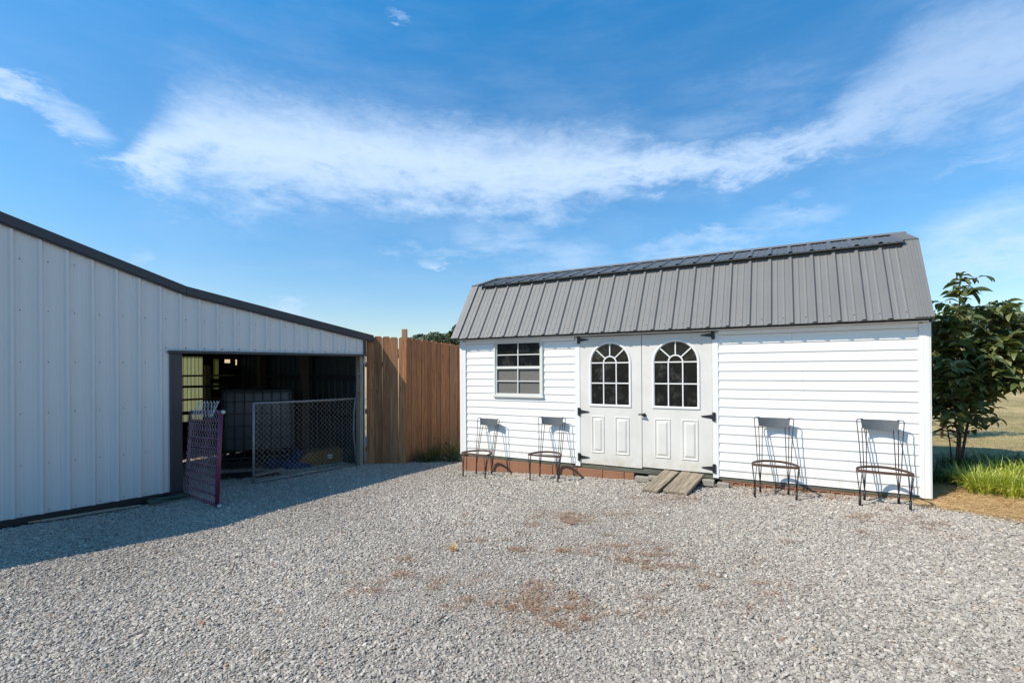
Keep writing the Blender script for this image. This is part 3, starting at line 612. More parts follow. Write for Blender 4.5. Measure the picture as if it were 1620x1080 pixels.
# interior shell keeps the inside dark
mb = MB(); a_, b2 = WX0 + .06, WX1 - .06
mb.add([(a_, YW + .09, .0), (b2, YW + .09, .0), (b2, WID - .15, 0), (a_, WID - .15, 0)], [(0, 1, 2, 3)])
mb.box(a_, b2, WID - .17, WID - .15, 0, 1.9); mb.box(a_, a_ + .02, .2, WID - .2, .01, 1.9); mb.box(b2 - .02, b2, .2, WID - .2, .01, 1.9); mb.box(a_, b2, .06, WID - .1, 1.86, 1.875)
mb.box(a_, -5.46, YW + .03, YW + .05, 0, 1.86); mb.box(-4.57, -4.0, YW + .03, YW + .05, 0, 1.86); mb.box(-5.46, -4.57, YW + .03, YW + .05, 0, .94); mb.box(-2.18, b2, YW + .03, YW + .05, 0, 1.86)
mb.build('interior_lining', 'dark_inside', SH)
# corner trim
for (a, c) in ((WX0, -5.99), (-.132, WX1)):
    mb = MB(); mb.bbox(a, c, YW - .024, YW + .012, -.008, 1.868, .003); xm = a + .0 if a < -1 else c
    mb.box(a + (c - a) * .36, a + (c - a) * .36 + .003, YW - .0265, YW - .022, -.005, 1.865)
    if a < -1: mb.bbox(a - .012, a, YW - .02, YW + .10, -.008, 1.868, .003)
    else: mb.bbox(c, c + .012, YW - .02, YW + .10, -.008, 1.868, .003)
    mb.build('corner_trim', 'trim', SH)
mb = MB(); mb.bbox(-5.988, -4.066, YW - .030, YW + .01, 1.813, 1.868, .003); mb.bbox(-2.116, -.134, YW - .030, YW + .01, 1.813, 1.868, .003)
mb.bbox(-4.066, -2.116, YW - .016, YW + .01, 1.855, 1.868, .003); mb.bbox(-LEN + .03, -.06, .0, YW + .01, 1.870, 1.884, .003); mb.build('fascia', 'trim', SH)
mb = MB(); mb.bbox(-6.07, -2.19, YW + .004, YW + .06, -.045, .008, .004); mb.bbox(-2.188, -.06, YW + .002, YW + .06, -.028, .016, .004); mb.bbox(-3.98, -2.2, YW + .012, YW + .09, -.005, .055, .003); mb.build('skid', 'skid', SH)
# roof sheets
E0 = Vector((-.068, 1.902)); K0 = Vector((.548, 2.839)); RG = Vector((1.283, 3.085))
def roofslope(mb, p, q, x0, x1, phase=-.165, H=.019, mir=False, ext0=0, ext1=0):
    d = (q - p).normalized(); nrm = Vector((-d.y, d.x)); p = p - d * ext0; q = q + d * ext1
    V = []; F = []; pr = ribprof(x0, x1, phase=phase, H=H, minor=.004)
    for x, h in pr:
        for e in (p, q):
            yy, zz = e + nrm * (h + .002); V.append((x, (WID - yy) if mir else yy, zz))
    for i in range(len(pr) - 1): F.append((2 * i, 2 * i + 2, 2 * i + 3, 2 * i + 1))
    mb.add(V, F)
    o = []
    for e in (p, q): o.append(((WID - e.x) if mir else e.x, e.y)); e2 = e - nrm * .012; o.append(((WID - e2.x) if mir else e2.x, e2.y))
    mb.prism([o[0], o[2], o[3], o[1]], 'x', x0 + .01, x1 - .01)
mb = MB(); roofslope(mb, E0, K0, -LEN - .01, -.06, H=.023); roofslope(mb, E0, K0, -LEN - .01, -.06, H=.023, mir=True); rl = mb.build('roof', 'roofgrey', SH)
mb = MB(); U0 = Vector((.548, 2.864)); U1 = Vector((1.283, 3.100)); roofslope(mb, U0, U1, -LEN + .16, -.17, ext0=.095); roofslope(mb, U0, U1, -LEN + .16, -.17, mir=True, ext0=.095); ru = mb.build('upper_roof', 'roofdark', SH)
mb = MB(); mb.prism([(1.17, 3.090), (1.283, 3.133), (1.396, 3.090), (1.396, 3.084), (1.283, 3.126), (1.17, 3.084)], 'x', -LEN + .02, -.02); mb.build('ridge_cap', 'rooftrim', SH)
mb = MB()
for sx in np.arange(-6.0, -.1, .2286):
    x = sx + .035; d = (K0 - E0).normalized(); nrm = Vector((-d.y, d.x)); c = E0 + d * .085 + nrm * .006
    mb.sphere((x, c.x, c.y), .0065, 6, 4)
mb.build('roof_screws', 'black', rl)
def rake_piece(mb, x0, x1, pts, t=.012, lift=.021):
    for p, q in zip(pts[:-1], pts[1:]):
        d = (q - p).normalized(); nrm = Vector((-d.y, d.x))
        if d.x < 0: pass
        a, b = p + nrm * lift, q + nrm * lift; a2, b2 = p - nrm * .06, q - nrm * .06
        mb.prism([(a.x, a.y), (b.x, b.y), (b2.x, b2.y), (a2.x, a2.y)], 'x', x0, x1)
KU = Vector((.548, 2.862)); RU = Vector((1.283, 3.105))
def mirr(p): return Vector((WID - p.x, p.y))
for (x0, x1, edge) in ((-LEN - .025, -LEN + .105, 0), (-.185, -.04, 1)):
    mb = MB(); lf = .0235 if edge == 0 else .022
    for mir in (False, True):
        segs = [(E0, K0, lf), (K0 + Vector((0, .0)), RG, lf + .012)]
        for p, q, l in segs:
            d = (q - p).normalized(); nrm = Vector((-d.y, d.x)); a, b = p + nrm * l, q + nrm * l; a2, b2 = p + nrm * .0, q + nrm * .0
            poly = [(a.x, a.y), (b.x, b.y), (b2.x, b2.y), (a2.x, a2.y)]
            if mir: poly = [(WID - u, v) for u, v in poly]
            mb.prism(poly, 'x', x0, x1)
            # folded fascia over the gable edge
            f2 = p - nrm * .075; g2 = q - nrm * .075; poly = [(a.x, a.y), (b.x, b.y), (g2.x, g2.y), (f2.x, f2.y)]
            if mir: poly = [(WID - u, v) for u, v in poly]
            xe = x0 if edge == 0 else x1; mb.prism(poly, 'x', xe - (.010 if edge == 0 else -.0005), xe + (-.0005 if edge == 0 else .010))
            nr = 1 if edge == 0 else 4
            for k in range(nr):
                xr = x0 + (x1 - x0) * (k + 1) / (nr + 1) if edge else x1 - .004
                a3, b3 = p + nrm * (l + .005), q + nrm * (l + .005); poly = [(a3.x, a3.y), (b3.x, b3.y), (b.x, b.y), (a.x, a.y)]
                if mir: poly = [(WID - u, v) for u, v in poly]
                mb.prism(poly, 'x', xr - .005, xr + .005)
    mb.build('rake_trim', 'rooftrim', SH)
# window
wx0, wx1, wz0, wz1 = WIN
mb = MB(); yf = YW - .032
mb.bbox(wx0, wx0 + .035, yf, YW + .02, wz0 + .035, wz1 - .03, .003); mb.bbox(wx1 - .035, wx1, yf, YW + .02, wz0 + .035, wz1 - .03, .003); mb.bbox(wx0, wx1, yf, YW + .02, wz1 - .03, wz1, .003); mb.bbox(wx0 - .01, wx1 + .01, yf - .01, YW + .02, wz0, wz0 + .035, .003)
wn = mb.build('window', 'winframe', SH)
zm = 1.418; xm = (wx0 + wx1) / 2
for (z0, z1, yy, nm) in ((zm, wz1 - .03, YW - .014, 'upper_sash'), (wz0 + .035, zm, YW - .022, 'lower_sash')):
    mb = MB(); a, c = wx0 + .036, wx1 - .036
    mb.bbox(a, a + .02, yy, YW + .01, z0, z1, .002); mb.bbox(c - .02, c, yy, YW + .01, z0, z1, .002); mb.bbox(a, c, yy - .002, YW + .01, z0, z0 + .026, .002); mb.bbox(a, c, yy - .002, YW + .01, z1 - .016, z1, .002)
    mb.bbox(xm - .009, xm + .009, yy + .004, YW + .004, z0 + .026, z1 - .016, .002); zz = (z0 + z1) / 2 + .005; mb.bbox(a + .02, xm - .009, yy + .004, YW + .004, zz - .008, zz + .008, .002); mb.bbox(xm + .009, c - .02, yy + .004, YW + .004, zz - .008, zz + .008, .002)
    mb.build(nm, 'winframe', wn)
    mb = MB(); mb.box(a + .015, c - .015, YW + .006, YW + .010, z0 + .02, z1 - .01); mb.build('pane', 'glass' if nm == 'upper_sash' else 'screen', wn)
# doors
def door(x0, x1, zb, gc, panels, swing, nm):
    yd = YW - .008; z0, z1 = zb, 1.852; cx = gc; hw = .276; zs = 1.478; gb = .885; cz = 1.30
    def hole(an, dl):
        dx, dz = math.cos(an), math.sin(an); w = hw + dl; best = 9
        # sides and bottom
        if dx > 1e-6: t = w / dx; z = cz + t * dz; best = min(best, t) if gb - dl <= z <= zs else best
        if dx < -1e-6: t = -w / dx; z = cz + t * dz; best = min(best, t) if gb - dl <= z <= zs else best
        if dz < -1e-6: t = (gb - dl - cz) / dz; x = t * dx; best = min(best, t) if abs(x) <= w + 1e-6 else best
        # arch
        B = dz * (cz - zs); C = (cz - zs) ** 2 - w * w; D = B * B - C
        if D > 0:
            t = -B + math.sqrt(D)
            if cz + t * dz >= zs - 1e-6: best = min(best, t)
        return cx + dx * best, cz + dz * best
    def outer(an):
        dx, dz = math.cos(an), math.sin(an); t = 99
        if dx > 1e-6: t = min(t, (x1 - cx) / dx)
        if dx < -1e-6: t = min(t, (x0 - cx) / dx)
        if dz > 1e-6: t = min(t, (z1 - cz) / dz)
        if dz < -1e-6: t = min(t, (z0 - cz) / dz)
        return cx + dx * t, cz + dz * t
    angs = set(np.linspace(-math.pi, math.pi, 73)[:-1].tolist())
    for c in ((x0, z0), (x1, z0), (x0, z1), (x1, z1), (cx - hw, gb), (cx + hw, gb), (cx - hw, zs), (cx + hw, zs), (cx - hw - .03, gb - .03), (cx + hw + .03, gb - .03)): angs.add(math.atan2(c[1] - cz, c[0] - cx))
    angs = sorted(angs); n = len(angs)
    def ring(fo, fi, yo, yi, mb):
        V = [(*fo(a)[:1], yo, fo(a)[1]) for a in angs] + [(*fi(a)[:1], yi, fi(a)[1]) for a in angs]
        mb.add(V, [(i, (i + 1) % n, (i + 1) % n + n, i + n) for i in range(n)])
    mb = MB(); H0 = lambda a: hole(a, 0.0)
    ring(outer, H0, yd, yd, mb); ring(H0, H0, yd, yd + .04, mb); ring(outer, outer, yd + .04, yd, mb); ring(H0, outer, yd + .04, yd + .04, mb)
    d = mb.build(nm, 'door', SH)
    mb = MB(); A = lambda a: hole(a, .030); B = lambda a: hole(a, .024); C = lambda a: hole(a, .008); D = lambda a: hole(a, -.004)
    ring(A, B, yd - .001, yd - .012, mb); ring(B, C, yd - .012, yd - .014, mb); ring(C, D, yd - .014, yd - .004, mb); ring(D, D, yd - .004, yd + .02, mb)
    mb.build('window_frame', 'trim', d)
    mb = MB(); V = [(*hole(a, .002)[:1], yd + .016, hole(a, .002)[1]) for a in angs]; mb.add(V + [(cx, yd + .016, cz)], [(i, (i + 1) % n, n) for i in range(n)]); mb.build('pane', 'glass', d)
    mb = MB(); ya, yb = yd - .003, yd + .013; q = .0085; mx = .092
    for sx in (-1, 1): mb.bbox(cx + sx * mx - q, cx + sx * mx + q, ya, yb, gb, zs - q, .003)
    zmid = (gb + zs) / 2 + .008
    for zz in (zs, zmid):
        for (u, v) in ((-hw, -mx - q), (-mx + q, mx - q), (mx + q, hw)) if zz != zs else ((-hw, hw),): mb.bbox(cx + u, cx + v, ya, yb, zz - q, zz + q, .003)
    mb.bbox(cx - q, cx + q, ya, yb, zs + mx + q, zs + hw, .003)
    for a in (R(43), R(137)):
        mt = Matrix.Translation((cx, 0, zs)) @ Matrix.Rotation(-a, 4, 'Y'); mb.bbox(mx + q, hw, ya, yb, -q, q, .003, mt)
    pv = [(cx + (mx + s_) * math.cos(t), zs + (mx + s_) * math.sin(t)) for t in np.linspace(0, math.pi, 17) for s_ in (-q, q)]
    V = [(p[0], ya, p[1]) for p in pv] + [(p[0], yb, p[1]) for p in pv]; m_ = len(pv); F = []
    for i in range(16):
        a0, a1, b0, b1 = 2 * i, 2 * i + 1, 2 * i + 2, 2 * i + 3
        F += [(a0, a1, b1, b0), (a1, a1 + m_, b1 + m_, b1), (a0 + m_, a0, b0, b0 + m_)]
    mb.add(V, F); mb.build('grille', 'trim', d)
    for (a, c) in panels:
        mb = MB(); zl, zt = .190, .722; y0 = yd
        def rr(i, y): return [(a + i, y, zl + i), (c - i, y, zl + i), (c - i, y, zt - i), (a + i, y, zt - i)]
        prof = [(0, y0 - .0005), (.006, y0 - .008), (.016, y0 - .008), (.024, y0 - .001), (.034, y0 - .001), (.058, y0 - .011)]
        V = sum([rr(*p) for p in prof], []); F = []
        for k in range(len(prof) - 1):
            for j in range(4): F.append((4 * k + j, 4 * k + (j + 1) % 4, 4 * k + 4 + (j + 1) % 4, 4 * k + 4 + j))
        k = 4 * (len(prof) - 1); F.append((k, k + 1, k + 2, k + 3)); mb.add(V, F); mb.build('raised_panel', 'door', d)
    for zz in (1.818, .775, .116):
        mb = MB(); xe = x0 if swing < 0 else x1; s = -swing   # strap points to the door's middle
        xl = xe + swing * .018
        def px_(t): return xe + s * t
        yy = yd - .006
        mb.bbox(min(px_(-.036), px_(-.004)), max(px_(-.036), px_(-.004)), YW - .033, YW - .012, zz - .056, zz + .056, .003)
        P = [(px_(-.002), zz - .026), (px_(.13), zz - .006), (px_(.138), zz), (px_(.13), zz + .006), (px_(-.002), zz + .026)]
        mb.prism(P, 'y', yd - .010, yd - .0015); mb.tube([(px_(-.003), yd - .012, zz - .05), (px_(-.003), yd - .012, zz + .05)], .007, 8)
        mb.build('hinge', 'black', d)
    return d
d1 = door(-3.984, -3.094, .028, -3.538, [(-3.815, -3.622), (-3.470, -3.262)], -1, 'door')
d2 = door(-3.086, -2.193, .050, -2.644, [(-2.925, -2.712), (-2.572, -2.362)], 1, 'door')
mb = MB(); mb.tube([(-3.058, YW - .010, .762), (-3.058, YW - .022, .762)], .026, 14); mb.tube([(-3.058, YW - .02, .762), (-3.058, YW - .055, .762)], .010, 8); mb.tube([(-3.05, YW - .056, .765), (-3.09, YW - .058, .772), (-3.13, YW - .056, .768)], [.014, .012, .007], 8); mb.build('door_handle', 'chair', d2)
for (a, c, zb) in ((-4.062, -3.986, .0), (-2.190, -2.118, .015)): mb = MB(); mb.bbox(a, c, YW - .014, YW + .012, zb - .02, 1.853, .003); mb.build('door_trim', 'trim', SH)

SM = Matrix.Translation((4.4497, 5.03, .020)) @ Euler((0, -.00705, R(-28.99))).to_matrix().to_4x4()
def sw(x, y, z=0.0): return SM @ Vector((x, y, z))
def swg(x, y, dz=0.0): p = sw(x, y); return Vector((p.x, p.y, g(p.x, p.y) + dz))

# foundation blocks and bricks (each loose)
ang = R(-28.99)
bk = [-6.09, -5.99, -5.60, -5.21, -4.82, -4.43, -4.04, -3.65, -3.34, -3.20]
poss = ['at the left corner of the shed', 'second from the left corner of the shed', 'behind the leftmost chair', 'under the window, right of the leftmost chair', 'left of the second chair',
        'behind the second chair', 'under the left door hinge', 'under the left door', 'touching the scrap lumber']
for i, (a, c) in enumerate(zip(bk[:-1], bk[1:])):
    mb = MB(); w = c - a - .005; mb.bbox(-w / 2, w / 2, 0, .19, -.30, 0, .006)
    p = sw((a + c) / 2, YW - .012 + random.uniform(-.004, .004), -.047)
    o = mb.build('foundation_block', 'blockred'); o.location = p; o.rotation_euler = (0, -.00705, ang + random.uniform(-.006, .006))
    tag(o, 'reddish solid foundation block ' + poss[i], 'block', 'red foundation blocks along the shed base')
i = 0; x = -2.085; bpos = []
while x < -.25:
    L_ = .225; mb = MB(); mb.bbox(-L_ / 2, L_ / 2, .012, .10, -.16, 0, .004); mb.bbox(-L_ / 2, L_ / 2, 0, .012, -.016, 0, .002); mb.bbox(-L_ / 2, L_ / 2, 0, .012, -.16, -.060, .002)
    for u in (-L_ / 2, -.014, L_ / 2 - .03): mb.box(u, u + .03, 0.0005, .0125, -.0605, -.0155)
    p = sw(x + L_ / 2, YW + .000, -.030); o = mb.build('hollow_brick', 'blockred'); o.location = p; o.rotation_euler = (0, -.00705, ang)
    bpos.append(o); x += L_ + .006; i += 1
bl = ['right beside the scrap lumber by the door', 'second from the scrap lumber', 'left of the third chair', 'behind the third chair', 'right of the third chair', 'midway between the two right chairs', 'left of the rightmost chair', 'behind the rightmost chair', 'nearest the right corner of the shed']
for o, t in zip(bpos, bl): tag(o, 'thin slotted orange brick under the siding, ' + t, 'brick', 'slotted bricks along the shed base')

# ramp and scrap lumber
def beam(name, A, B, w, h, mat, label, cat, group=None, parent=None, roll=0.0):
    A, B = Vector(A), Vector(B); d = B - A; L_ = d.length; q = d.to_track_quat('Y', 'Z'); mb = MB(); mb.bbox(-w / 2, w / 2, 0, L_, -h, 0, .005)
    o = mb.build(name, mat); o.location = A; o.rotation_mode = 'QUATERNION'; o.rotation_quaternion = q @ Euler((0, roll, 0)).to_quaternion()
    if parent: o.parent = parent
    if label: tag(o, label, cat, group)
    return o
def ramp_board(x_top, x_bot, w, lbl):
    t = sw(x_top, YW - .02, .040); b_ = swg(x_bot, -.62, .045)
    return beam('ramp_board', t, b_, w, .038, 'ramp', lbl, 'ramp board', 'boards of the shed door ramp')
ramp_board(-2.70, -2.83, .200, 'narrower left weathered ramp board with a rusty corner below the doors')
ramp_board(-2.43, -2.535, .285, 'wider right weathered ramp board leaning below the right door')
def lumber(x0, x1, y, z0, h, d, lbl, yaw=0):
    p = sw((x0 + x1) / 2, y); zz = g(p.x, p.y) + z0; mb = MB(); mb.bbox(-(x1 - x0) / 2, (x1 - x0) / 2, -d / 2, d / 2, 0, h, .006)
    o = mb.build('lumber_offcut', 'oldwood'); o.location = (p.x, p.y, zz); o.rotation_euler = (0, 0, ang + yaw); tag(o, lbl, 'lumber', 'lumber offcuts beside the ramp'); return o
M['oldwood2'] = M['oldwood']
lumber(-3.16, -2.60, -.01, -.0, .065, .10, 'long grey lumber offcut lying on the gravel left of the ramp')
lumber(-2.98, -2.62, -.045, .045, .048, .10, 'pale short lumber offcut resting on the grey one left of the ramp', .06)
lumber(-2.30, -2.16, -.06, .02, .075, .09, 'short block of lumber touching the right side of the ramp')
lumber(-2.13, -1.99, -.02, .0, .06, .09, 'small grey lumber block farthest right of the ramp', -.05)

# ================================================================== chairs
def arc(n, a0, a1, rx, ry, cx=0, cy=0): return [(cx + rx * math.cos(t), cy + ry * math.sin(t)) for t in np.linspace(a0, a1, n)]
def make_chair():
    c = empty('metal_chair', (0, 0, 0)); SHT = .375; hw = .232
    # seat ring: flat bar, straight front, bowed back
    ring = [(-hw, 0), (-hw * .5, -.012), (0, -.016), (hw * .5, -.012), (hw, 0)] + [(hw * math.cos(t), .02 + .31 * math.sin(t)) for t in np.linspace(0, math.pi, 19)]
    def bar(pts, zt, zb, t, mb, closed=True):
        n = len(pts); V = []
        for i, p in enumerate(pts):
            a = Vector(pts[(i - 1) % n]); b = Vector(pts[(i + 1) % n]); d = (b - a).normalized(); nn = Vector((d.y, -d.x))
            for (o_, z) in ((t, zb), (t, zt), (0, zt), (0, zb)): V.append((p[0] + nn.x * o_, p[1] + nn.y * o_, z))
        F = []
        for i in range(n if closed else n - 1):
            for j in range(4): F.append((4 * i + j, 4 * ((i + 1) % n) + j, 4 * ((i + 1) % n) + (j + 1) % 4, 4 * i + (j + 1) % 4))
        mb.add(V, F)
    mb = MB(); bar(ring, SHT, SHT - .026, .006, mb); ins = [(p[0] * .90, .018 + p[1] * .86) for p in ring]; bar(ins, SHT - .006, SHT - .010, .030, mb)
    mb.build('seat_ring', 'chairrust', c)
    bfx, bfy = .145, .27
    for s in (-1, 1):
        mb = MB(); fx, fy = s * .205, .0
        for (tx, ty) in ((s * hw, .0), (s * (hw - .045), -.008), (s * (hw - .004), .07)):
            mb.tube([(tx, ty, SHT - .026), (fx + (tx - fx) * .35, fy + (ty - fy) * .35, .2), (fx, fy, .10)], .0050, 6)
        l = mb.build('leg', 'chair', c); mb = MB(); mb.tube([(fx, fy, 0), (fx, fy, .105)], .0115, 8); mb.tube([(fx, fy, .10), (fx, fy, .108)], .014, 8); mb.build('foot_sleeve', 'chair', l)
        mb = MB(); bx, by = s * bfx, bfy
        tops = [(s * .125, .315), (s * .150, .318), (s * .175, .31)]
        for (tx, ty) in tops: mb.tube([(tx, ty, SHT), (bx + (tx - bx) * .4, by + (ty - by) * .4, .22), (bx, by, .10)], .0050, 6)
        l = mb.build('leg', 'chair', c); mb = MB(); mb.tube([(bx, by, 0), (bx, by, .105)], .0115, 8); mb.tube([(bx, by, .10), (bx, by, .108)], .014, 8); mb.build('foot_sleeve', 'chair', l)
    ZT = .865
    mb = MB()
    for s in (-1, 1):
        mb.tube([(s * .175, .31, SHT), (s * .187, .355, .6), (s * .207, .395, ZT - .02), (s * .200, .402, ZT - .004), (s * .185, .405, ZT), (s * .150, .412, ZT)], .0050, 6)
        mb.tube([(s * .150, .318, SHT), (s * .154, .37, .6), (s * .160, .41, ZT - .10)], .0050, 6)
        mb.tube([(s * .125, .315, SHT), (s * .122, .37, .6), (s * .118, .425, ZT - .10)], .0050, 6)
    mb.build('back_frame', 'chair', c)
    mb = MB(); V = []; F = []; N_ = 13
    for i in range(N_):
        u = -1 + 2 * i / (N_ - 1); yc = .408 + .045 * (1 - u * u)
        w0, w1 = .158, .170
        for (yy) in (0, .004): V += [(u * w0, yc - .014 + yy, ZT - .115 + .012 * u * u), (u * w1, yc + yy, ZT - .004)]
    for i in range(N_ - 1):
        a = 4 * i; b = 4 * (i + 1); F += [(a, b, b + 1, a + 1), (a + 2, a + 3, b + 3, b + 2), (a + 1, b + 1, b + 3, a + 3), (a, a + 2, b + 2, b)]
    F += [(0, 1, 3, 2), (4 * N_ - 4, 4 * N_ - 2, 4 * N_ - 1, 4 * N_ - 3)]
    mb.add(V, F, False); mb.build('backrest', 'chairplate', c)
    return c
CH = make_chair()
chairs = [((731.1, 745.2), (768, 748), (754.5, 740), (775.7, 741.8), 'black wire chair with grey backrest at the left corner of the shed, below the window', .02),
          ((840.7, 754), (878.2, 758), (859.7, 747.7), (888, 750.4), 'black wire chair with open seat ring between the window and the left shed door', .02),
          ((1195, 778.5), (1255, 788), (1207, 770), (1249.9, 775.4), 'black wire chair with grey backrest standing just right of the wooden ramp and doors', .0),
          ((1357.7, 798.6), (1437.7, 805), (1366, 790), (1420.7, 794), 'black wire chair with grey backrest nearest the right corner of the shed and small tree', .0)]
def pick(x, y):
    z = -.1
    for _ in range(8): d = 762 * (1.4 - z) / (y - 582.0); X = (x - 810) / 762.0 * d; z = g(X, d)
    return Vector((X, d))
for i, (fl, fr, blf, br, lab, extra) in enumerate(chairs):
    P = [pick(*q) for q in (fl, fr, blf, br)]; front = (P[0] + P[1]) / 2; back = (P[2] + P[3]) / 2; ctr = (front + back) / 2
    along = ((P[1] - P[0]).normalized() + (P[3] - P[2]).normalized()); a = math.atan2(along.y, along.x)
    a = max(min(a, ang + .12), ang - .12)
    fwd = Vector((-math.sin(a), math.cos(a))); org = ctr - fwd * .135
    c = CH if i == 0 else copytree(CH)
    tx_ = (fl[0] + fr[0] + blf[0] + br[0]) / 4; cand = [sw(u, -.425 + .135) for u in np.linspace(-6.5, .3, 1400)]; lx_ = float(np.linspace(-6.5, .3, 1400)[int(np.argmin([abs(810 + 762 * c_.x / c_.y - tx_) for c_ in cand]))]); q_ = sw(lx_, -.425); c.location = (q_.x, q_.y, g(q_.x, q_.y) + .004); c.rotation_euler = (0, 0, ang + (-.03, .13, .05, -.05)[i]); tag(c, lab, 'chair', 'wire chairs lined up against the shed')

# ================================================================== fence
FN = empty('wood_fence', (-2.55, 8.95, 0), label='tall brown dog-eared wooden privacy fence between the metal building and shed', cat='fence')
def picket(p, a, w, zt, zb, lean=0.0, th=.018):
    mb = MB(); e = .028
    mb.prism([(-w / 2, 0), (w / 2, 0), (w / 2, zt - zb - e), (w / 2 - e, zt - zb), (-w / 2 + e, zt - zb), (-w / 2, zt - zb - e)], 'y', -th / 2, th / 2)
    o = mb.build('picket', 'fence', FN); o.location = (p[0] - FN.location.x, p[1] - FN.location.y, zb); o.rotation_euler = (0, lean, a); return o
def pxat(x, d): return (x - 810) / 762 * d
xs_ = [579.5, 592.8, 605.4, 617.8, 630.2]
wds = [.150, .147, .145, .146, .142]
for i, (xp, w) in enumerate(zip(xs_, wds)):
    dd_ = 8.93 - i * .012; X = pxat(xp + (7 if i == 0 else 6.2), dd_)
    picket((X, dd_), R(-2), w, 1.4 + (582 - (532 + .3 * i)) / 762 * dd_ + random.uniform(-.006, .006), g(X, dd_) - .03, random.uniform(-.006, .006))
for z in (1.42, .55, -.15): mb = MB(); mb.box(-.25, .41, .01, .04, z, z + .09); mb.build('rail', 'newpost', FN)
pd_ = Vector((.50, .866)); st = Vector((pxat(641.8, 8.90), 8.90)); s_acc = 0
n2 = 13
for i in range(n2):
    w = .140 + random.uniform(-.004, .004); c = st + pd_ * (s_acc + w / 2) + Vector((pd_.y, -pd_.x)) * (.007 * (i % 2) + random.uniform(0, .005)); s_acc += w + .005
    zt = 1.4 + (582 - 533.5) / 762 * 8.9 - .012 * i * .6 + random.uniform(-.008, .008)
    picket((c.x, c.y), math.atan2(pd_.y, pd_.x), w, zt, g(c.x, c.y) - .05, random.uniform(-.004, .004))
for z in (-.12, .6, 1.42):
    mb = MB(); nrm = Vector((-pd_.y, pd_.x)); A = st + nrm * .018; mt = Matrix.Translation((A.x + 2.55, A.y - 8.95, z)) @ Matrix.Rotation(math.atan2(pd_.y, pd_.x), 4, 'Z'); mb.box(0, s_acc, 0, .035, 0, .09, mt); mb.build('rail', 'newpost', FN)
mb = MB(); px0 = pxat(640, 9.05) + 2.55; mb.bbox(px0 - .045, px0 + .045, .06, .15, -.5, 1.4 + 61.5 / 762 * 9.05, .004); mb.build('fence_post', 'newpost', FN)

# ================================================================== chain-link panels
def chainlink(A, B, H, zb, pitch, r, lean=Vector((0, 0, 0)), wav=0.0, zf=None):
    """zigzag wires from A to B (ground points), height H"""
    A, B = Vector(A), Vector(B); L_ = (B - A).length; u = (B - A) / L_; nrm = u.cross(Vector((0, 0, 1))); mb = MB()
    half = pitch / 2; ncol = int(L_ / half); nrow = int(H / half)
    for i in range(ncol):
        pts = []
        for j in range(nrow + 1):
            x = (i + ((i + j) % 2)) * half; z = j * half
            x = min(x, L_); k = z / H
            off = .004 * (1 if j % 2 else -1) + wav * math.sin(x * 4.1 + z * 2.3) * .6 + wav * math.sin(x * 9 + z * 5) * .3
            pts.append(A + u * (x + wav * .4 * math.sin(z * 7 + x * 3)) + Vector((0, 0, zb + z)) + nrm * off + lean * k)
        mb.tube(pts, r, 3, cap=False, smooth=False)
    return mb
# kennel panel
KA = Vector((-3.95, 7.36, g(-3.95, 7.36) + .02)); KB = Vector((-2.86, 8.80, g(-2.86, 8.80) + .03))
KP = empty('kennel_panel', (KA.x, KA.y, KA.z), label='rusty chain-link kennel panel standing across the open bay of the metal building', cat='fence panel')
KAl = Vector((0, 0, 0)); KBl = KB - KA; HT = 1.22
mb = MB(); mb.tube([KAl, KAl + Vector((0, 0, HT))], .018, 8); mb.tube([KAl + Vector((0, 0, HT)), KAl * .5 + KBl * .5 + Vector((0, 0, HT - .015)), KBl + Vector((0, 0, HT - .02))], .016, 8)
mb.tube([KBl + Vector((0, 0, HT)), KBl + Vector((-.03, 0, HT * .75)), KBl + Vector((-.035, .0, HT * .45)), KBl + Vector((.02, 0, 0))], .016, 8)
mb.tube([KAl + Vector((0, 0, .01)), KBl * .5 + Vector((0, 0, .015)), KBl + Vector((0, 0, .0))], .015, 8)
for t in (.28, .42): mb.tube([KBl * t + Vector((0, 0, .0)), KBl * (t + .03) + Vector((0, 0, .02))], .022, 8)
mb.build('frame', 'galv', KP)
chainlink(KAl, KBl, HT + .03, .0, .082, .0036, wav=.012).build('mesh', 'wirerust', KP)
# purple rail frame with loose wire
PN = Vector((-3.64, 5.94, g(-3.64, 5.94))); PF = Vector((-4.50, 6.66, g(-4.50, 6.66)))
PP = empty('purple_frame', PN, label='purple tubular ladder frame wrapped in wire mesh leaning by the open bay', cat='metal frame')
dv = PF - PN; up = Vector((.02, .05, 1.18)); mb = MB(); Z_ = Vector((0, 0, 1))
mb.tube([Vector((0, 0, .02)), up + Vector((0, 0, .02))], .027, 10); mb.build('upright', 'purple', PP); mb = MB(); mb.tube([dv + Vector((0, 0, .02)), dv + up * .985], .022, 10); mb.build('upright', 'purple', PP)
for k in range(11):
    t = .03 + k * .097; r_ = .019 if k in (0, 10) else .014
    mb = MB(); a_ = up * t + (Vector((.05, -.04, 0)) if k in (0, 10) else Vector()); mb.tube([a_, dv + up * t * .985], r_, 8); mb.build('rung', 'purple', PP)
for t in (.03, 1.0):
    mb = MB(); q = up * t + Vector((.06, -.05, 0)); mb.sphere(q, .024, 10, 7); mb.build('end_cap', 'conduit', PP)
off = (dv.normalized().cross(Z_)) * -.03
chainlink(Vector((0.02, -.01, 0)) + off, dv * .99 + off, 1.18, .03, .084, .0030, lean=Vector((.02, .05, 0)), wav=.012).build('mesh', 'wirepurple', PP)
mbx = chainlink(dv * .06 + off, dv * .78 + off, .20, 1.12, .098, .0036, lean=Vector((.05, .05, 0)), wav=.035); mbx.build('loose_mesh', 'wire', PP)

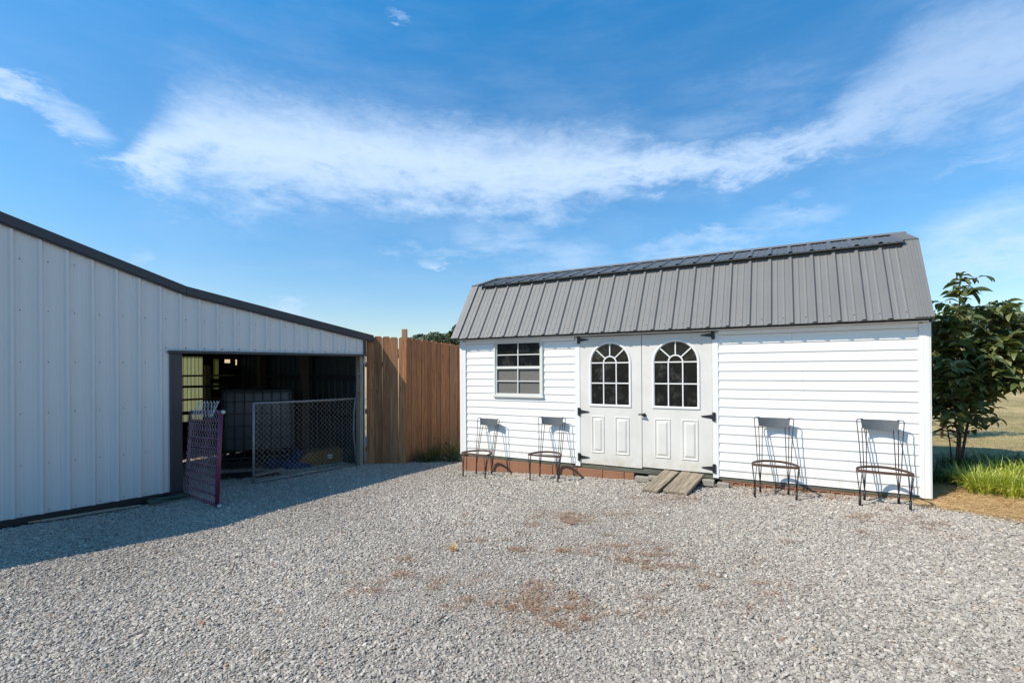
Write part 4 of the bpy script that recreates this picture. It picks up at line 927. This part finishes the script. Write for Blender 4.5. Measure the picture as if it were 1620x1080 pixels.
# ================================================================== stored things inside the bay
def wpt(x, d, z): return Vector((pxat(x, d), d, z))
plast = simple('translucent_white_plastic', (.095, .103, .11), .45, var=.06); M['plastic'] = plast; M['cagebar'] = simple('dull_dark_bar', (.05, .052, .055), .5, var=.2)
TT = empty('ibc_tank', (pxat(352, 8.6), 8.6, g(-5.1, 8.6) + .06), (0, 0, R(24)), label='white plastic bulk tank in a grid of galvanised bars inside the bay', cat='tank')
mb = MB(); r_ = .10; Wd, Dp, z0, z1 = 1.14, .95, .30, 1.38
prof = []
for (cx_, cy_, a0) in ((r_, r_, 180), (Wd - r_, r_, 270), (Wd - r_, Dp - r_, 0), (r_, Dp - r_, 90)):
    for k in range(7): a = R(a0 + k * 15); prof.append((cx_ + r_ * math.cos(a), cy_ + r_ * math.sin(a)))
def rnd(zz, ins): return [(Wd / 2 + (p[0] - Wd / 2) * (1 - ins), Dp / 2 + (p[1] - Dp / 2) * (1 - ins), zz) for p in prof]
lay = [rnd(z0, .06), rnd(z0 + .03, 0), rnd(z1 - .08, 0), rnd(z1 - .02, .05), rnd(z1, .2)]; V = sum(lay, []); n = len(prof); F = [(i + k * n, (i + 1) % n + k * n, (i + 1) % n + (k + 1) * n, i + (k + 1) * n) for k in range(len(lay) - 1) for i in range(n)] + [tuple(range((len(lay) - 1) * n, len(lay) * n)), tuple(range(n - 1, -1, -1))]
mb.add(V, F, True); mb.build('tank', 'plastic', TT)
mb = MB(); mb.tube([(Wd / 2, Dp / 2, z1), (Wd / 2, Dp / 2, z1 + .05)], .11, 16); mb.build('lid', 'black', TT)
mb = MB(); q = .02
def loop(zz): return [(Wd / 2 + (p[0] - Wd / 2) * 1.03, Dp / 2 + (p[1] - Dp / 2) * 1.03, zz) for p in prof + prof[:1]]
for zz in (.16, .31, .52, .74, .96, 1.18, 1.375): mb.tube(loop(zz), .010, 6)
for k in range(0, 8):
    x = .05 + k * (Wd - .1) / 7
    for y in (-.016, Dp + .016): mb.tube([(x, y, .16), (x, y, 1.375)], .009, 6)
for k in range(0, 6):
    y = .06 + k * (Dp - .12) / 5
    for x in (-.018, Wd + .018): mb.tube([(x, y, .16), (x, y, 1.375)], .009, 6)
mb.build('cage', 'cagebar', TT)
mb = MB()
for y in (.0, Dp / 2 - .05, Dp - .1): mb.bbox(0, Wd, y, y + .1, 0.0, .09, .004)
for k in range(6): mb.bbox(k * .2, k * .2 + .12, 0, Dp, .092, .12, .003)
mb.build('pallet', 'dark_inside', TT)
# blue tarp heap, yellow crate, boards, black sheet
def heap(name, ctr, rx, ry, h, mat, seed, **k):
    r0 = np.random.default_rng(seed); n_ = 26; V = []; F = []; ph_ = r0.uniform(0, 6, 12)
    for j in range(n_):
        for i in range(n_):
            u, v = -1 + 2 * i / (n_ - 1), -1 + 2 * j / (n_ - 1); rr_ = max(0, 1 - u * u - v * v)
            z = h * rr_ ** .7 * (1 + .35 * math.sin(5 * u + ph_[0] + 3 * v) + .25 * math.sin(9 * v + ph_[1] + 4 * u) + .12 * math.sin(17 * u - 13 * v + ph_[2]))
            X, Y = ctr[0] + rx * u, ctr[1] + ry * v; V.append((X, Y, g(X, Y) - .01 + max(z, 0) + .004 * math.sin(11 * u + 7 * v)))
    for j in range(n_ - 1):
        for i in range(n_ - 1): a = j * n_ + i; F.append((a, a + 1, a + n_ + 1, a + n_))
    mb = MB(); mb.add(V, F, True); o = mb.build(name, mat, None, shift=(ctr[0], ctr[1], g(*ctr))); return tag(o, **k)
M['blue'] = simple('blue_tarp', (.015, .035, .10), .4, var=.3); M['yellow'] = simple('yellow_plastic', (.20, .10, .018), .6, var=.3, dirt=((.1, .06, .03), .5)); M['blacksheet'] = simple('black_plastic', (.015, .015, .016), .5)
heap('tarp', (pxat(462, 9.1), 9.1), .50, .42, .22, 'blue', 3, label='crumpled blue tarp behind the chain-link kennel panel', cat='tarp')
heap('plastic_sheet', (pxat(390, 8.2), 8.2), .65, .40, .045, 'blacksheet', 5, label='black plastic sheet spread on the gravel below the tank', cat='plastic sheet')
YC = empty('yellow_crate', (pxat(508, 9.25), 9.25, g(-3.6, 9.2)), (0, 0, R(38)), label='low yellow plastic crate with a white sticker behind the kennel panel', cat='crate')
mb = MB(); mb.prism([(-.42, 0), (.36, 0), (.42, .2), (.30, .30), (-.30, .26), (-.45, .12)], 'y', -.2, .2); mb.build('body', 'yellow', YC)
mb = MB(); mb.box(.06, .15, -.204, -.2005, .16, .19); mb.box(.06, .15, -.204, -.2005, .115, .14); mb.build('sticker', 'trim', YC)
beam('loose_board', wpt(402, 8.0, g(-4.2, 8.0) + .05), wpt(448, 8.35, g(-3.9, 8.3) + .09), .14, .03, 'post', 'brown board lying on the ground behind the kennel panel', 'board')
# shelf rack
SR = empty('shelf_rack', (pxat(336, 9.6), 9.6, g(-5.9, 9.6)), (0, 0, R(30)), label='dark shelf rack beside the white tank inside the bay', cat='shelf')
mb = MB()
for x in (-.55, .55):
    for y in (0, .35): mb.box(x - .03, x + .03, y - .03, y + .03, 0, 1.75)
mb.build('frame', 'dark_inside', SR)
for z in (.5, 1.0, 1.52): mb = MB(); mb.bbox(-.6, .6, -.05, .40, z, z + .035); mb.build('shelf', 'dark_inside', SR)
mb = MB(); mb.bbox(.15, .42, .0, .3, 1.036, 1.25, .01); bx = mb.build('storage_box', 'blacksheet', None); bx.location = SR.location; bx.rotation_euler = SR.rotation_euler; tag(bx, 'small black box sitting on the dark shelf rack', 'box')

# litter at the base of the long wall
def strips():
    for i, (xa, xb, o1, o2, w, lb) in enumerate(((.15, 1.05, .10, .16, .035, 'long pale wood strip lying on gravel along the metal building'), (.05, .85, .055, .09, .025, 'thin rusty brown strip nearest the black skirt of the metal building'))):
        A, B = lw(xa, -o1), lw(xb, -o2); A.z += .045; B.z += .045
        beam('wood_strip', A, B, w, .018, 'oldwood' if i == 0 else 'newpost', lb, 'wood strip')
strips()
M['hose'] = simple('dull_green_rubber', (.035, .075, .055), .6, var=.2)
pts = []
for k in range(60):
    a = k * .32; rr_ = .16 + .03 * math.sin(k * .7); p = lw(1.35 + rr_ * math.cos(a) * 1.2, -.17 + rr_ * .45 * math.sin(a)); pts.append((p.x, p.y, p.z + .04 + .0007 * k + .008 * math.sin(k * 1.1)))
mb = MB(); mb.tube(pts, .013, 7); o = mb.build('garden_hose', 'hose', None, shift=pts[0]); tag(o, 'short tangled green hose on gravel beside the dark door jamb', 'hose')

# ================================================================== vegetation
def blades(n, ctr, rx, ry, L0, L1, w, spread, mat, name='blades', parent=None, seed=1, seg=5, lay=0.0, ground_follow=True, shade=(.0, 1.0), origin=(0, 0, 0), pts=None, up=1.0, shade_arr=None):
    r0 = np.random.default_rng(seed)
    if pts is None:
        a = r0.uniform(0, 2 * np.pi, n); rr = np.sqrt(r0.random(n)); x = ctr[0] + rx * rr * np.cos(a); y = ctr[1] + ry * rr * np.sin(a)
        out = np.stack([np.cos(a), np.sin(a)], 1) * (rr[:, None])
    else: x, y = pts.T; n = len(x); out = np.zeros((n, 2))
    z = gz(x, y) if ground_follow else np.full(n, ctr[2])
    th = r0.uniform(0, 2 * np.pi, n); dirv = np.stack([np.cos(th), np.sin(th)], 1) * (1 - np.linalg.norm(out, axis=1, keepdims=True) * .6) + out
    dirv /= np.linalg.norm(dirv, axis=1, keepdims=True) + 1e-6
    L_ = r0.uniform(L0, L1, n); sp = spread * r0.uniform(.3, 1.2, n); ww = w * r0.uniform(.7, 1.3, n); side = np.stack([-dirv[:, 1], dirv[:, 0]], 1)
    V = np.zeros((n, seg + 1, 2, 3)); el0 = np.pi / 2 * up - lay
    px_ = x.copy(); py_ = y.copy(); pz = z.copy(); 
    for k in range(seg + 1):
        t = k / seg; wk = ww * (1 - t ** 1.6) * (.6 + .8 * min(t * 3, 1) * .5)
        for s in (0, 1):
            sg = -1 if s == 0 else 1
            V[:, k, s, 0] = px_ + side[:, 0] * wk * sg; V[:, k, s, 1] = py_ + side[:, 1] * wk * sg; V[:, k, s, 2] = pz
        e = el0 - sp * (t * 1.5 + .25); dl = L_ / seg
        px_ = px_ + dirv[:, 0] * np.cos(e) * dl; py_ = py_ + dirv[:, 1] * np.cos(e) * dl; pz = pz + np.sin(e) * dl
    V = V.reshape(-1, 3) - np.array(origin); base = (np.arange(n) * (seg + 1) * 2)[:, None]
    q = np.array([[2 * k, 2 * k + 1, 2 * k + 3, 2 * k + 2] for k in range(seg)]).ravel()[None, :]; F = (base + q).reshape(-1, 4)
    sh_ = np.repeat(r0.uniform(shade[0], shade[1], n) if shade_arr is None else shade_arr, (seg + 1) * 2)
    return npmesh(name, V, F, mat, parent, attr=sh_)
def leaves(pos, dirs, L_, wr, droop, mat, name, parent, r0, shade=None):
    """pos (n,3), dirs (n,3) unit; long drooping folded leaves"""
    n = len(pos); seg = 5; up_ = np.array([0, 0, 1.0]); side = np.cross(dirs, up_); side /= np.linalg.norm(side, axis=1, keepdims=True) + 1e-6
    nr = np.cross(side, dirs); roll = r0.normal(0, .5, n)[:, None]; side, nr = side * np.cos(roll) + nr * np.sin(roll), nr * np.cos(roll) - side * np.sin(roll)
    V = np.zeros((n, seg + 1, 3, 3)); p = pos.copy(); d = dirs.copy()
    for k in range(seg + 1):
        t = k / seg; w = (L_ * wr * math.sin(math.pi * (t * .93 + .035) ** .85))[:, None]
        V[:, k, 1] = p; V[:, k, 0] = p - side * w + nr * w * .35; V[:, k, 2] = p + side * w + nr * w * .35
        d = d - up_ * (droop[:, None] * (.35 + t) / seg * 1.6); d /= np.linalg.norm(d, axis=1, keepdims=True); p = p + d * (L_[:, None] / seg)
    base = (np.arange(n) * (seg + 1) * 3)[:, None]; q = np.array([[3 * k + j, 3 * k + j + 1, 3 * k + j + 4, 3 * k + j + 3] for k in range(seg) for j in (0, 1)]).ravel()[None, :]
    sh_ = np.repeat(shade if shade is not None else r0.beta(2, 3, n), (seg + 1) * 3)
    return npmesh(name, V.reshape(-1, 3), (base + q).reshape(-1, 4), mat, parent, attr=sh_, smooth=True)

# small fruit tree by the shed corner
def small_tree():
    r0 = np.random.default_rng(21); TX, TY = 5.88, 6.34; tz = g(TX, TY)
    T = empty('small_tree', (TX, TY, tz), label='young broadleaf tree with long drooping dark leaves beside the shed corner', cat='tree')
    mb = MB(); pos = []; dr = []
    leaders = [((0, 0), (.01, .0, 2.54), .024), ((.04, .02), (.47, -.05, 2.18), .019), ((.03, .05), (.82, .15, 2.24), .015), ((-.03, -.02), (-.40, -.34, 1.40), .013), ((.0, .05), (1.15, -.1, 1.75), .014), ((-.05, 0), (-.38, .1, 1.45), .010), ((.02, -.04), (.30, -.42, 1.75), .012), ((.0, .06), (.2, .5, 1.95), .012), ((.03, .0), (1.02, .05, 1.95), .012), ((.02, -.02), (.80, -.28, 1.55), .011), ((.02, .02), (.62, .30, 1.42), .010), ((.02, .0), (1.25, .25, 1.35), .010), ((.02, .0), (1.12, -.12, 1.12), .010), ((.02, .0), (1.50, .0, 1.62), .010), ((.02, .0), (.92, -.42, 1.05), .009), ((.02, .0), (1.45, .3, 1.95), .010), ((.0, .0), (.40, -.5, 1.10), .009), ((.0, .0), (-.30, -.1, 2.0), .009)]
    for li, ((bx, by), tip, r_) in enumerate(leaders):
        n = 12; pts = []
        for i in range(n + 1):
            t = i / n; k = t ** 1.35; pts.append(Vector((bx + (tip[0] - bx) * (k * .75 + t * .25) + .012 * math.sin(t * 9 + bx * 40), by + (tip[1] - by) * k + .012 * math.cos(t * 8), (-.05 if li in (0, 1, 3, 5) else .38 + .05 * li) * (1 - t) + tip[2] * t)))
        mb.tube(pts, [r_ * (1 - .8 * i / n) for i in range(n + 1)], 7)
        L_ = sum((pts[i + 1] - pts[i]).length for i in range(n))
        for side_i in range(int(L_ / .043)):
            t = r0.uniform(.26, .97); i = min(int(t * n), n - 1); P = pts[i].lerp(pts[i + 1], t * n - i)
            az_ = r0.uniform(0, 6.283); bl_ = r0.uniform(.12, .50) * (1.1 - t * .62) * (1.0 if r_ > .014 else .8); el = r0.uniform(.0, .7)
            D = Vector((math.cos(az_) * math.cos(el), math.sin(az_) * math.cos(el), math.sin(el))); m_ = 5; bp = [P]; 
            for j in range(m_): bp.append(bp[-1] + D * bl_ / m_); D = (D + Vector((0, 0, -.06 if el > .2 else .02))).normalized()
            mb.tube(bp, [.0055 * (1 - .75 * j / m_) for j in range(m_ + 1)], 4)
            nl = max(4, int(bl_ / .036))
            for j in range(nl):
                tt = (j + .6) / nl; a = bp[min(int(tt * m_), m_ - 1)].lerp(bp[min(int(tt * m_) + 1, m_)], tt * m_ - int(tt * m_)); an = az_ + (1.1 if j % 2 else -1.1) + r0.normal(0, .35); e = r0.uniform(-.15, .55)
                pos.append(tuple(a)); dr.append((math.cos(an) * math.cos(e), math.sin(an) * math.cos(e), math.sin(e)))
        for j in range(int(44 * tip[2] / 2.6) + 12):
            t = r0.uniform(.62, 1.0); i = min(int(t * n), n - 1); P = pts[i].lerp(pts[i + 1], t * n - i); an = r0.uniform(0, 6.283); e = r0.uniform(.1, .8)
            pos.append(tuple(P)); dr.append((math.cos(an) * math.cos(e), math.sin(an) * math.cos(e), math.sin(e)))
    mb.build('trunk', 'bark', T)
    pos = np.array(pos); dr = np.array(dr); keep = pos[:, 2] > .46 + .22 * r0.random(len(pos)); pos, dr = pos[keep], dr[keep]; n = len(pos)
    L_ = r0.uniform(.12, .21, n); leaves(pos, dr, L_, .20, r0.uniform(.5, 1.5, n), 'leaf', 'crown', T, r0, shade=np.clip(r0.beta(1.7, 2.4, n) * .95 + (r0.random(n) < .03) * .5, 0, 1))
    print('tree leaves', n)
small_tree()

def bushy(name, x, y, z, rx, ry, rz, n, size, mat, label, cat, seed, trunk=True, lobes=9, group=None, mtrunk='bark'):
    r0 = np.random.default_rng(seed); gzv_ = g(x, y); T = empty(name, (x, y, gzv_), label=label, cat=cat, group=group)
    lc = r0.normal(0, .42, (lobes, 3)); lc[:, 2] = r0.uniform(-.6, .7, lobes); lr = r0.uniform(.35, .62, lobes)
    k = r0.integers(0, lobes, n); v = r0.normal(0, 1, (n, 3)); v /= np.linalg.norm(v, axis=1, keepdims=True); rad = r0.uniform(.5, 1.05, n) ** .6
    p = (lc[k] + v * (lr[k] * rad)[:, None]) * np.array([rx, ry, rz]) + np.array([0, 0, z - gzv_])
    p[:, 2] = np.maximum(p[:, 2], .05)
    d = v + r0.normal(0, .5, (n, 3)); d /= np.linalg.norm(d, axis=1, keepdims=True)
    s1 = np.cross(d, r0.normal(0, 1, (n, 3))); s1 /= np.linalg.norm(s1, axis=1, keepdims=True); s2 = np.cross(d, s1); sz = (size * r0.uniform(.6, 1.4, n))[:, None]
    V = np.stack([p - s1 * sz, p - s2 * sz * .6, p + s1 * sz, p + s2 * sz * .6], 1).reshape(-1, 3); F = np.arange(4 * n).reshape(-1, 4)
    npmesh('crown', V, F, mat, T, attr=np.repeat(np.clip(r0.beta(2, 2, n) * .6 + lr[k] * .4, 0, 1), 4))
    if trunk:
        mb = MB(); h = z - gzv_; mb.tube([(0, 0, -.3), (.02 * rx, 0, h * .5), (0, .02 * ry, h)], [.06 * rx, .045 * rx, .02 * rx], 8)
        for i in range(min(lobes, 7)): q = lc[i] * np.array([rx, ry, rz]) * .8; mb.tube([(0, 0, h * .45), (q[0] * .5, q[1] * .5, h * .7 + q[2] * .3), (q[0], q[1], h + q[2])], [.03 * rx, .02 * rx, .008 * rx], 5)
        mb.build('trunk', mtrunk, T)
    return T
# bush behind the small tree
bushy('shrub', pxat(1490, 9.4), 9.4, 1.55, .42, .45, 1.0, 1500, .045, 'leaf2', 'yellow-green sunlit shrub behind the shed end', 'shrub', 5)
# trees beyond the fence
for (x, top, w, d, lb, sd) in ((668, 527, 30, 62, 'low rounded tree, leftmost above the fence', 11), (697, 524, 30, 58, 'broad green tree above the middle of the fence', 12), (716, 527, 22, 66, 'pale green tree just behind the fence near the shed roof', 13), (722, 517, 11, 50, 'narrow dark tree rising highest beside the shed eave', 14)):
    X = pxat(x, d); zt = 1.4 + (582 - top) / 762 * d; rxx = w / 762 * d * .95; gg = g(X, d); rz = max(1.0, (zt - gg) * .45)
    bushy('tree', X, d, zt - rz * 1.05, rxx, rxx, rz, 4200, .20, 'far', lb, 'tree', sd, group='trees beyond the fence')
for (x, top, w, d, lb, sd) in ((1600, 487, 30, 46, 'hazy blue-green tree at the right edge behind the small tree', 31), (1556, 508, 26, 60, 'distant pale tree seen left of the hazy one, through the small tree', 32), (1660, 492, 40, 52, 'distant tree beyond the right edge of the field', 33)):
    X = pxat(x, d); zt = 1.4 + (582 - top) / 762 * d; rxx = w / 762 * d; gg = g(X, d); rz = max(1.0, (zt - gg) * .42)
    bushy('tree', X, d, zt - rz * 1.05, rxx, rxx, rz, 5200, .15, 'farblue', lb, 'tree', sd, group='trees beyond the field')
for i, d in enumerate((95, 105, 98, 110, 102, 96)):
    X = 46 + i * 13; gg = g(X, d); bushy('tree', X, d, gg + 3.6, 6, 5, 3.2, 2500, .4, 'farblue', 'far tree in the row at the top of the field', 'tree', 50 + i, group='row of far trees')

# grass clumps
def clump(px, py, n, rx, L0, L1, mat, lab, seed, w=.006, spread=.95, name='grass_clump', cat='plant', group='strap-leaved clumps beside the shed'):
    P = pick(px, py); gg = g(P.x, P.y); o = blades(n, (P.x, P.y), rx, rx, L0 * .95, L1 * .95, w, spread * 1.35, mat, name, None, seed, seg=6, origin=(P.x, P.y, gg)); o.location = (P.x, P.y, gg); return tag(o, lab, cat, group)
clump(1560, 778, 420, .16, .22, .37, 'lirio', 'bright yellow-green strappy grass clump nearest the gravel by the small tree', 61)
clump(1612, 785, 420, .17, .22, .36, 'lirio', 'yellow-green grass clump at the right edge of the photo', 62)
clump(1535, 770, 200, .12, .22, .36, 'lirio', 'smaller yellow-green clump left of the brightest one', 66)
clump(1588, 762, 320, .18, .24, .40, 'lirio', 'yellow-green clump set just behind the two front ones', 67)
clump(1492, 762, 420, .20, .20, .34, 'lirioshade', 'dark green shaded grass clump against the shed corner', 63, w=.005)
clump(1520, 742, 420, .24, .18, .30, 'lirioshade', 'shaded clump around the small tree trunk', 64, w=.005)
clump(1585, 738, 420, .34, .16, .28, 'lirioshade', 'shaded clump behind the bright yellow-green clumps', 65, w=.005)
clump(1650, 770, 300, .2, .24, .40, 'lirio', 'yellow-green clump beyond the right edge of the photo', 68)
# dry straw mat along the gravel edge
def strawmat():
    r0 = np.random.default_rng(8); n = 42000; y = r0.uniform(3.0, 6.6, n); ex = 4.4 + 0 * y
    pts = [(3.2, -3.0), (4.0, 1.5), (4.78, 3.5), (4.72, 4.15), (4.50, 4.72), (4.30, 4.98), (4.9, 6.1), (6.0, 8.0)]
    ex = np.interp(y, [p[1] for p in pts], [p[0] for p in pts]); x = ex + np.abs(r0.normal(0, .5, n)) - .06 + r0.normal(0, .05, n)
    o = blades(n, None, 0, 0, .06, .20, .0026, .5, 'straw', 'dry_grass', None, 9, seg=3, pts=np.stack([x, y], 1), up=.22, shade=(.1, 1)); tag(o, 'matted dry straw along the edge of the gravel', 'dry grass', kind='stuff')
    # lawn
    n = 26000; y = r0.uniform(5.8, 17, n) ** 1.0; x = r0.uniform(.55, 1.35, n) * y + .6
    sx = (x - 4.4497) * .87470 - (y - 5.03) * .48466; k = (sx > .1); x, y = x[k], y[k]
    o = blades(len(x), None, 0, 0, .03, .085, .0022, .8, 'lawnblade', 'lawn_grass', None, 10, seg=2, pts=np.stack([x, y], 1), up=.8, shade_arr=np.clip(.5 + .35 * np.sin(x * 1.3 + y * .7) * np.cos(y * 1.1) + r0.normal(0, .25, len(x)), 0, 1)); tag(o, 'patchy dry lawn grass beyond the small tree', 'grass', kind='stuff')
strawmat()
# weeds at the fence foot
def weeds():
    P = Vector((-1.45, 9.35)); gg = g(P.x, P.y); r0 = np.random.default_rng(4)
    for j, (x, d, h, lb) in enumerate(((690, 9.1, .42, 'green weeds at the foot of the fence'), (716, 9.0, .5, 'taller weeds between the fence foot and shed corner'), (672, 9.0, .22, 'low weed patch at the fence foot, farthest from the shed'))):
        X = pxat(x, d); gg = g(X, d); T = empty('weed', (X, d, gg), label=lb, cat='weed', group='weeds along the fence')
        blades(110, (X, d), .16, .10, h * .6, h * 1.2, .0035, .7, 'weed', 'stem', T, 70 + j, seg=5, origin=(X, d, gg))
        n = 420; pp = np.stack([r0.normal(0, .14, n), r0.normal(0, .07, n), np.abs(r0.normal(0, h * .45, n)) + .02], 1); dd_ = r0.normal(0, 1, (n, 3)); dd_ /= np.linalg.norm(dd_, axis=1, keepdims=True)
        leaves(pp, dd_, r0.uniform(.02, .05, n), .22, r0.uniform(0, 1, n), 'weed', 'leaves', T, r0)
weeds()
# brown plant litter in patches on the gravel
def litter():
    r0 = np.random.default_rng(15); P = []
    patches = [(890, 822, .16, 520, .035), (1000, 812, .16, 160, .05), (1085, 850 + 45, .18, 180, .05), (985, 880, .20, 260, .06), (1010, 870, .14, 160, .05), (855, 868, .14, 130, .05), (780, 853, .10, 60, .05), (600, 912, .16, 170, .05), (640, 890, .10, 60, .05), (720, 915, .13, 90, .05),
               (860, 975, .13, 420, .03), (850, 935, .12, 140, .04), (810, 955, .10, 90, .04), (1030, 962, .12, 90, .04), (725, 960, .06, 50, .03), (1060, 790, .14, 300, .03), (1240, 775, .25, 500, .03), (1300, 780, .25, 500, .03), (1390, 825, .22, 200, .04), (1440, 830, .2, 120, .05), (930, 858, .2, 60, .08), (700, 860, .2, 50, .08), (1180, 930, .2, 70, .06), (1100, 940, .15, 50, .05), (1170, 965, .05, 20, .03), (780, 830, .3, 60, .12), (1290, 850, .3, 60, .12)]
    for (x, y, r_, n, q) in patches:
        c = pick(x, y); m_ = max(3, n // 18); cc = r0.normal(0, 1, (m_, 2)) * np.array([r_ * 1.25, r_ * .8]); k = r0.integers(0, m_, int(n * 2.1)); sp = r0.uniform(.015, .09, m_)[k][:, None]
        P.append(cc[k] + r0.normal(0, 1, (int(n * 2.1), 2)) * sp * np.array([1.3, .8]) + np.array([c.x, c.y]))
    P.append(np.stack([r0.normal(.6, 1.3, 700), r0.normal(4.2, .9, 700)], 1))
    P = np.concatenate(P); n = len(P)
    o = blades(n, None, 0, 0, .015, .06, .0021, .5, 'debris', 'plant_litter', None, 16, seg=2, pts=P, up=.16, shade=(.0, 1)); o.location.z = .014; tag(o, 'rust-brown dry plant litter scattered in patches on the gravel', 'plant litter', kind='stuff')
    c = pick(717, 872); gg = g(c.x, c.y); o = blades(120, (c.x, c.y), .03, .03, .03, .075, .0018, 1.2, 'straw', 'dry_tuft', None, 17, seg=3, origin=(c.x, c.y, gg)); o.location = (c.x, c.y, gg + .012); tag(o, 'small golden dry tuft standing alone on the gravel', 'dry tuft')
    for (xa, ya, xb, yb, lb) in ((363, 912, 372, 892, 'thin dark stick on the gravel at the left'), (688, 990, 706, 978, 'short dark twig in the foreground gravel')):
        a, b_ = pick(xa, ya), pick(xb, yb); mb = MB(); A = Vector((a.x, a.y, g(a.x, a.y) + .018)); B = Vector((b_.x, b_.y, g(b_.x, b_.y) + .022)); m1 = (A + B) / 2 + Vector((.01, .006, .008)); mb.tube([A, m1, B], [.003, .0045, .0025], 6); o = mb.build('stick', 'bark', None, shift=tuple(A)); tag(o, lb, 'stick')
litter()
